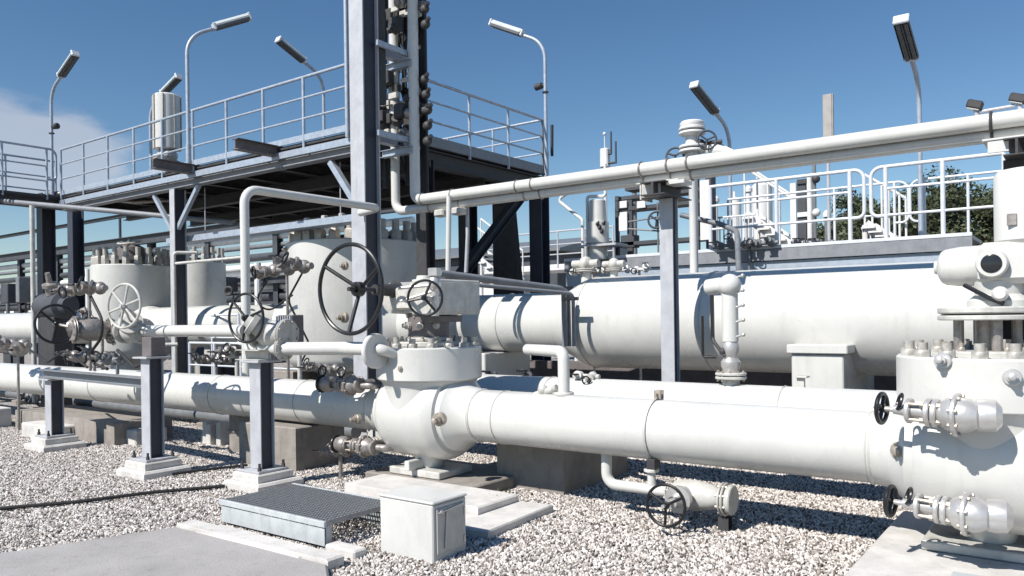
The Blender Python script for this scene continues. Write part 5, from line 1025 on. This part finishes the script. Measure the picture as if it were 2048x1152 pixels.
# far railing and landing between the dark columns
t = Thing('far_landing', 'distant pale landing with horizontal rails, seen right of the platform', 'landing', P(1090,520,Y=22))
a_ = P(960, 0, Y=22).x; e_ = P(1220, 0, Y=22).x; zl = P(1090, 530, Y=22).z
b = MB(); b.box((a_,22,zl-0.2), (e_,23.5,zl), 0.01); t.part('deck', b, FARW)
rail_run(t, (a_,22,zl), (e_,22,zl), 6, 1.1, (0.3,0.6), 0.03, STEEL, 0.03)
for k in range(4): b = MB(); x = a_+0.3+(e_-a_-0.6)*k/3; b.cyl((x,22.7,0), (x,22.7,zl-0.2), 0.08, n=10); t.part('column', b, FARW)
b = MB(); q = P(1115, 400, Y=14); q2_ = P(1165, 440, Y=14); b.tube([P(1132,388,Y=14), q, q2_, (q2_.x,q2_.y,0)], 0.035, 0.1, 10); single('white_conduit', 'short bent white conduit right of the platform column', 'conduit', b, FARW, q2_)

# ================================================================== FAR BACKGROUND
# pipe rack behind the left columns
t = Thing('pipe_rack', 'dark distant pipe rack with pale pipes, seen under the platform at the left', 'pipe rack', (-36, 22, 0))
YR = 20
for z, r, m in ((5.05,0.14,FARW), (4.7,0.10,DARKPIPE), (4.25,0.16,FARD), (3.85,0.15,FARW), (3.45,0.2,DARKPIPE), (3.0,0.13,FARW), (2.6,0.2,FARD), (2.15,0.15,DARKPIPE), (1.7,0.2,FARW), (1.2,0.24,DARKPIPE)): b = MB(); b.cyl((-62,YR,z), (-19,YR,z), r, n=14); t.part('pipe', b, m)
for z, h_ in ((5.55,0.42), (3.25,0.30), (1.45,0.30)): b = MB(); b.hbeam((-62,YR-0.4,z), (-19,YR-0.4,z), 0.3, h_, (0,1,0)); t.part('beam', b, FARD)
b = MB(); b.hbeam((-62,YR-0.2,6.9), (-27,YR-0.2,6.9), 0.2, 0.16, (0,1,0)); t.part('beam', b, FARD)
for i in range(9): x = -60+i*4.8; b = MB(); b.hbeam((x,YR-0.1,0), (x,YR-0.1,5.6), 0.3, 0.3, (1,0,0)); t.part('column', b, FARD)
rnd = random.Random(21)
for i in range(26):
    x = -20-i*1.5-rnd.random(); b = MB(); s_ = rnd.uniform(.2,.5); z0 = rnd.choice((0,0,2.8)); b.box((x-s_,YR-1.6,z0), (x+s_,YR-0.8,z0+rnd.uniform(.5,1.5)), 0.03); t.part('pump_casing', b, rnd.choice((FARW,DARKPIPE,FARD,FARD)))
for i in range(16):
    x = -20-i*2.3-rnd.random(); b = MB(); b.cyl((x,YR-0.7,0.3), (x,YR-0.7,rnd.uniform(2.5,4.6)), rnd.uniform(.05,.14), n=10); t.part('drop_leg', b, rnd.choice((FARW,FARD,DARKPIPE)))
t = Thing('compressor_hall', 'long dark hall far behind the pipe rack at the left', 'building', (-50, 40, 0))
b = MB(); b.box((-110,40,0), (-26,50,5.6), 0.05); t.part('wall', b, FARD)
b = MB(); b.extrude((-110.5,45,5.6), (-25.5,45,5.6), [(-5.5,0), (5.5,0), (5.5,0.15), (0,1.3), (-5.5,0.15)], (0,1,0)); t.part('roof', b, DARKPIPE)
for i in range(12): b = MB(); x = -106+i*6.6; b.box((x,39.94,2.2), (x+2.6,39.99,3.8), 0.02); t.part('window', b, FARW)
b = MB(); q = P(240, 450, Y=24); b.cyl((q.x,24,0), (q.x,24,9), 0.08, n=10); single('far_pole', 'thin dark far pole standing in the sky gap left of the braced column', 'pole', b, FARD, (q.x,24,0))
# low shrubby trees beyond the walkway
def tree(lab, base, h, wdt, n, seed, leaf=0.105):
    n = int(n*1.9)
    rnd = random.Random(seed); base = V(base); t = Thing('tree', lab, 'tree', base, 'dark trees beyond the walkway')
    b = MB(); b.cyl(base, base+V((0,0,h*0.45)), 0.22, 0.14, 10); limbs = []
    for i in range(7):
        th = rnd.uniform(0,6.28); e = base+V((math.cos(th)*wdt*0.32, math.sin(th)*wdt*0.32, h*rnd.uniform(.55,.85))); limbs.append(e)
        m_ = base+V((0,0,h*rnd.uniform(.3,.45))); b.tube([m_, (m_+e)/2+V((0,0,0.2)), e], 0.06, n=6)
    t.part('trunk', b, BARK)
    cl = []
    for i in range(46):
        th = rnd.uniform(0,6.28); rr = math.sqrt(rnd.random())*wdt*0.5; zz_ = h*(0.50+0.42*rnd.random()*(1-0.45*(rr/(wdt*0.5))**2))
        cl.append((base+V((math.cos(th)*rr, math.sin(th)*rr, zz_)), rnd.uniform(.35,.85)*wdt*0.14))
    vs, fs = [], []
    for i in range(n):
        c, r = rnd.choice(cl); d = V((rnd.gauss(0,1), rnd.gauss(0,1), rnd.gauss(0,0.8))).normalized(); p = c+d*r*(rnd.random()**0.35)
        u = V((rnd.gauss(0,1), rnd.gauss(0,1), rnd.gauss(0,1))).normalized(); w = u.cross(d).normalized() if abs(u.dot(d)) < .95 else V((0,0,1)); s = leaf*rnd.uniform(.5,1.3)
        k = len(vs); vs += [p-u*s, p+w*s*0.45, p+u*s, p-w*s*0.45]; fs.append([k,k+1,k+2,k+3])
    b = MB(); b.add(vs, fs); t.part('crown', b, LEAF)
for (px, Y, h, wdt, n, sd, lab) in ((1775, 34, 7.0, 6.2, 8500, 1, 'dark tree beyond the walkway, left one behind the tall lamp post'), (1868, 36, 7.5, 7.5, 11000, 2, 'tallest dark tree beyond the walkway, right of the tall lamp post'), (1955, 33, 6.6, 5.6, 7500, 3, 'low dark tree beyond the walkway next to the electric actuator'), (2040, 35, 6.4, 6.0, 5000, 4, 'dark tree at the right edge, mostly behind the electric actuator'), (1725, 42, 7.4, 5.0, 5000, 5, 'small far tree at the left end of the dark trees')):
    q = P(px, 640, Y=Y); tree(lab, (q.x,q.y,0), h, wdt, n, sd)
# low sheds on the horizon
def shed(lab, px0, px1, Y, h, m):
    x0, x1 = P(px0, 600, Y=Y).x, P(px1, 600, Y=Y).x; t = Thing('far_shed', lab, 'building', ((x0+x1)/2,Y,0))
    b = MB(); b.box((x0,Y,0), (x1,Y+6,h), 0.03); t.part('wall', b, m)
    b = MB(); b.extrude((x0-0.2,Y+3,h), (x1+0.2,Y+3,h), [(-3.3,0.0), (3.3,0.0), (3.3,0.08), (0,0.9), (-3.3,0.08)], (0,1,0)); t.part('roof', b, FARD)
    for i in range(4): xx = x0+(x1-x0)*(i+.5)/4; b = MB(); b.box((xx-0.5,Y-0.05,1.2), (xx+0.5,Y+0.02,2.2), 0.02); t.part('window', b, GLASS)
shed('low pale building on the horizon beyond the pipe rack', 60, 480, 60, 2.6, FARW)
shed('low grey building on the horizon behind the tank', 1000, 1500, 48, 2.2, CONCD)
shed('low grey building on the horizon behind the right walkway', 1560, 2100, 60, 2.0, CONCD)
# railings and small gear between the lines on the left
t = Thing('low_guard_rail', 'low pale guard rail between the front and the back line, left of the middle valve', 'railing', P(480,740,Y=8.0))
rail_run(t, (P(380,740,Y=7.4).x,7.4,0.06), (P(600,740,Y=7.4).x,7.4,0.06), 5, 1.19, (0.69,), 0.02, RAILW, 0.022)
t = Thing('low_guard_rail', 'short pale guard rail in front of the pipe joining the stud-topped valves', 'railing', P(410,640,Y=8.4))
rail_run(t, (P(375,700,Y=8.4).x,8.4,0.06), (P(478,700,Y=8.4).x,8.4,0.06), 3, 1.66, (0.75,), 0.022, RAILW, 0.022)
q = P(428, 640, Y=8.6); t = Thing('white_cabinet', 'small white cabinet in front of the pipe joining the stud-topped valves', 'cabinet', q)
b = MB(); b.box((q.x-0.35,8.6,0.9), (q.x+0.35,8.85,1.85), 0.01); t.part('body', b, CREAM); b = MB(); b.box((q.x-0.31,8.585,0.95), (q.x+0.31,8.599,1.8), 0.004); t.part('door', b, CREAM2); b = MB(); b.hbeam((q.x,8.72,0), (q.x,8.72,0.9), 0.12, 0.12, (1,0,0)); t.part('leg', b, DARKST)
# dark plinth blocks below the tank and between the lines
for (x0, x1, y0, y1, h, lab) in ((-6.4,-5.6,8.9,10.2,0.6,'dark concrete block under the vessel neck'), (-1.0,1.0,8.9,10.2,0.8,'dark concrete block under the right end of the vessel'), (-12.5,-11.3,8.8,10.4,0.7,'dark concrete block under the pipe joining the stud-topped valves')):
    b = slab([(x0,y0), (x1,y0), (x1,y1), (x0,y1)], -0.03, h); single('concrete_block', lab, 'block', b, CONCD, ((x0+x1)/2,(y0+y1)/2,0))
# cable ladder on the back of the risers
t = Thing('cable_ladder', 'dark cable ladder climbing behind the two risers beside the mast', 'cable ladder', (XM+0.2,8.62,3.4))
for x in (XM+0.10, x2_-0.16): b = MB(); b.box((x-0.012,8.60,3.45), (x+0.012,8.66,8.5), 0.003); t.part('side_rail', b, NAVY)
for i in range(17): b = MB(); z = 3.6+i*0.29; b.box((XM+0.113,8.615,z), (x2_-0.173,8.64,z+0.03), 0.003); t.part('rung', b, NAVY)
rnd = random.Random(12)
for i in range(7): b = MB(); x = XM+0.15+i*(x2_-XM-0.36)/6.5; b.tube([(x,8.56,8.5), (x+rnd.uniform(-.04,.04),8.55,6.8), (x+rnd.uniform(-.04,.04),8.56,5.2), (x,8.57,3.5)], 0.026, 0.4, 8); t.part('cable', b, RUBBER)
# actuator coloured dark to stand for the shaded mass at the left
q = P(112, 612, Y=6.4); t = Thing('darkened_actuator', 'actuator body coloured dark to stand for shade behind the leftmost black wheel', 'actuator', q)
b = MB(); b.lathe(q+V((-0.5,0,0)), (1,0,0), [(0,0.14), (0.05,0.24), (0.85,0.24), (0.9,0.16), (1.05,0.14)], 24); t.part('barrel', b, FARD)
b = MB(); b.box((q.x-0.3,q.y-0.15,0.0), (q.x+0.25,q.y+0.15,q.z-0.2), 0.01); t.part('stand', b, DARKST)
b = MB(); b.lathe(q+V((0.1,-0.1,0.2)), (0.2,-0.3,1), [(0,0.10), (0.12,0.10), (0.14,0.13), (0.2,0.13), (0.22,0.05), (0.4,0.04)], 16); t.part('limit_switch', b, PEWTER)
for i, (y, z, r, lab) in enumerate(((6.9,0.16,0.09,'lowest dark pipe on the ground behind the left gas pipe'), (7.35,0.24,0.12,'second dark pipe on the ground behind the left gas pipe'), (8.0,0.35,0.16,'thick dark pipe on the ground under the platform edge'))):
    b = MB(); b.cyl((-26,y,z), (-7.6,y,z), r, n=18); single('ground_pipe', lab, 'pipe', b, DARKPIPE, (-15,y,z))
for i in range(6):
    nm = ('nearest the middle post', 'second from the middle post', 'third from the middle post', 'fourth from the middle post', 'fifth from the middle post', 'furthest left')[i]; x = -8.6-i*2.2; b = MB(); b.box((x-0.12,6.7,-0.02), (x+0.12,8.25,0.075), 0.01); o = single('pipe_sleeper', 'low concrete sleeper carrying the dark ground pipes, '+nm, 'sleeper', b, CONCD, (x,7.4,0), 'sleepers under the dark ground pipes')
manifold('instrument_manifold', 'dark valves standing low behind the left gas pipe, near the far post', P(60, 800, Y=6.6), (1,0.1,0), 5, 0.26, DARKPIPE)
manifold('instrument_manifold', 'small dull valves behind the left gas pipe, between the two nearer posts', P(400, 720, Y=6.9), (1,0.1,0), 4, 0.20)
def pump_skid(lab, x, y, m, h=0.55):
    t = Thing('pump_skid', lab, 'pump', (x,y,0)); b = MB(); b.box((x-0.9,y-0.35,0), (x+0.9,y+0.35,0.18), 0.02); t.part('base_frame', b, FARD)
    b = MB(); b.lathe((x-0.75,y,h), (1,0,0), [(0,0.18), (0.04,0.24), (0.62,0.24), (0.68,0.14), (0.8,0.1)], 20); t.part('motor', b, m)
    b = MB(); b.lathe((x+0.1,y,h), (1,0,0), [(0,0.2), (0.05,0.3), (0.3,0.3), (0.36,0.16), (0.6,0.12)], 22); t.part('casing', b, CREAM2)
    b = MB(); b.tube([(x+0.25,y,h+0.2), (x+0.25,y,h+0.9), (x+0.25,y+1.6,h+0.9)], 0.09, 0.2, 14); t.part('outlet_pipe', b, CREAM2)
    b = MB(); b.box((x-0.7,y-0.12,0.18), (x-0.1,y+0.12,h-0.1), 0.01); b.box((x+0.1,y-0.12,0.18), (x+0.4,y+0.12,h-0.1), 0.01); t.part('feet', b, FARD)
for i, (px, Y, m, lab) in enumerate(((30, 11.5, DARKPIPE, 'dark pump set under the walkway, furthest left'), (120, 13.0, FARD, 'dark pump set behind the dark left columns'), (300, 11.2, DARKPIPE, 'dark pump set behind the left stud-topped valve'), (440, 11.0, FARD, 'dark pump set behind the oval black wheel'), (520, 13.5, DARKPIPE, 'dark pump set far back left of the big stud-topped valve'))):
    q = P(px, 640, Y=Y); pump_skid(lab, q.x, Y, m, 0.8)
manifold('instrument_manifold', 'small dull valves on an added pole left of the pale spoked handwheel', P(175, 625, Y=4.9), (0.6,0.2,-0.6), 4, 0.17)
manifold('instrument_manifold', 'dark little valves on the shelf beam, right of the far post', P(215, 722, Y=4.62), (1,0,0.02), 3, 0.16, DARKPIPE)
manifold('instrument_manifold', 'pewter valves on an added pole left of the middle valve, under the thin bypass pipe', P(615, 735, Y=5.9), (1,0,0), 4, 0.16)
manifold('instrument_manifold', 'dark valves behind the middle valve bonnet, over the second header', P(1000, 762, Y=7.6), (1,0,0), 3, 0.24, FARD)
manifold('instrument_manifold', 'dull valves below the lower vent valve of the middle valve', P(655, 905, Y=5.3), (1,0.1,0.05), 3, 0.13)
hose('thin dark hose looping from the instrument valves before the big stud-topped valve', [P(535,560,Y=7.0), P(510,600,Y=6.9), P(535,625,Y=7.1), P(585,590,Y=7.2)], 0.014)
hose('dark hose draped over the far left post', [P(60,700,Y=4.7), P(95,725,Y=4.5), P(130,700,Y=4.5), P(175,735,Y=4.6)], 0.016)
for i, (px, y0, y1, Y, lab) in enumerate(((350, 505, 650, 7.7, 'thin pale upright pipe beside the braced platform column'), (300, 690, 760, 6.2, 'short pale upright pipe behind the middle post'), (475, 690, 790, 6.4, 'short pale upright pipe behind the nearest post'), (600, 700, 770, 6.6, 'short pale pipe left of the middle valve'))):
    a_, e_ = P(px, y1, Y=Y), P(px, y0, Y=Y); b = MB(); b.tube([(a_.x,Y,0.05), (a_.x,Y,e_.z), (a_.x+0.25,Y+0.3,e_.z)], 0.03, 0.06, 12); single('riser_pipe', lab, 'pipe', b, CREAM2, (a_.x,Y,0))
b = MB(); a_, e_ = P(352, 527, Y=7.6), P(500, 530, Y=7.6); b.cyl((a_.x,7.6,a_.z), (e_.x,7.6,a_.z), 0.025, n=12); single('level_pipe', 'thin level pale pipe crossing in front of the shaded stud-topped valve', 'pipe', b, CREAM2, a_)
# railing bars and small bits on the walkway
t = Thing('stair_gate', 'low grille of thin pale bars at the walkway, right of the bent dark pipe', 'grille', P(1465,490,Y=12.6))
for i in range(9): b = MB(); x = P(1440, 480, Y=12.6).x+i*0.07; b.cyl((x,12.6,ZW), (x,12.6,ZW+0.62), 0.012, n=8); t.part('bar', b, RAILW)
b = MB(); x = P(1440, 480, Y=12.6).x; b.cyl((x-0.03,12.6,ZW+0.62), (x+0.6,12.6,ZW+0.62), 0.016, n=8); t.part('top_bar', b, RAILW)
manifold('instrument_manifold', 'row of small valves along the walkway edge behind the bent dark pipe', P(1440, 492, Y=11.7), (1,0,0), 5, 0.20, DARKPIPE)
manifold('instrument_manifold', 'small pale valves on the tank top under the black rack', P(1150, 545, Y=9.9), (1,0,0), 4, 0.17, CREAM2)
manifold('instrument_manifold', 'pale valves gathered at the tank top left of the slim support', P(1255, 540, Y=10.4), (1,0,0), 3, 0.15, FARW)
far_vessel('far_vessel', 'second pale upright vessel, far right of the tan panel antenna', 1470, 395, 480, 26, 19, FARW)
for i, (px, y0, y1, lab) in enumerate(((1655, 430, 490, 'thin grey vent pipe beyond the walkway, right of the dark panel board'), (1432, 400, 490, 'thin pale pipe with a cap beyond the walkway, left of the pale vessel'), (1270, 380, 480, 'thin pale pipe beyond the black rack'), (1498, 380, 470, 'thin far pole between the two pale vessels'))):
    q = P(px, y1, Y=15.5); z1 = P(px, y0, Y=15.5).z; t = Thing('vent_stack', lab, 'pipe', (q.x,15.5,0)); b = MB(); b.cyl((q.x,15.5,0), (q.x,15.5,z1), 0.05, n=12); t.part('pipe_wall', b, FARW if i % 2 else DARKPIPE); b = MB(); b.lathe((q.x,15.5,z1), (0,0,1), [(-0.04,0.08), (0.03,0.08), (0.09,0.03)], 12); t.part('cap', b, FARW)
manifold('instrument_manifold', 'row of dark valves on the walkway deck below the dark panel board', P(1590, 492, Y=12.2), (1,0,0), 4, 0.18, DARKPIPE)
b = MB(); q = P(1420, 345, Y=12.3); b.box((q.x-0.09,12.3,q.z-1.25), (q.x+0.02,12.5,q.z), 0.01); single('dark_cabinet', 'narrow dark cabinet at the right end of the black rack', 'cabinet', b, FARD, (q.x,12.4,ZW))
b = MB(); b.box((-9.0,10.95,-0.02), (4.0,11.12,0.86), 0.01); single('gap_darkening_wall', 'low brown wall added to darken the gap under the huge vessel', 'wall', b, BROWN, (-2.5,11,0))  # made-up wall, put in to darken the gap below the vessel
# weeds
def weeds(lab, c, n, spread, h, seed):
    rnd = random.Random(seed); vs, fs = [], []
    for i in range(n):
        p = V(c)+V((rnd.gauss(0,spread), rnd.gauss(0,spread), 0)); th = rnd.uniform(0,6.28); d = V((math.cos(th),math.sin(th),0)); s = V((-d.y,d.x,0))*0.004; hh = h*rnd.uniform(.5,1.2)
        k = len(vs); vs += [p-s, p+s, p+d*hh*0.3+V((0,0,hh*0.7))+s*0.6, p+d*hh*0.7+V((0,0,hh)), p+d*hh*0.3+V((0,0,hh*0.7))-s*0.6]; fs.append([k,k+1,k+2,k+3,k+4])
    b = MB(); b.add(vs, fs); single('weed', lab, 'weed', b, GRASS, c)
weeds('small green weed at the edge of the low concrete strip', P(1003,1013,Z=0.0), 70, 0.035, 0.12, 4)
bpy.context.view_layer.update()
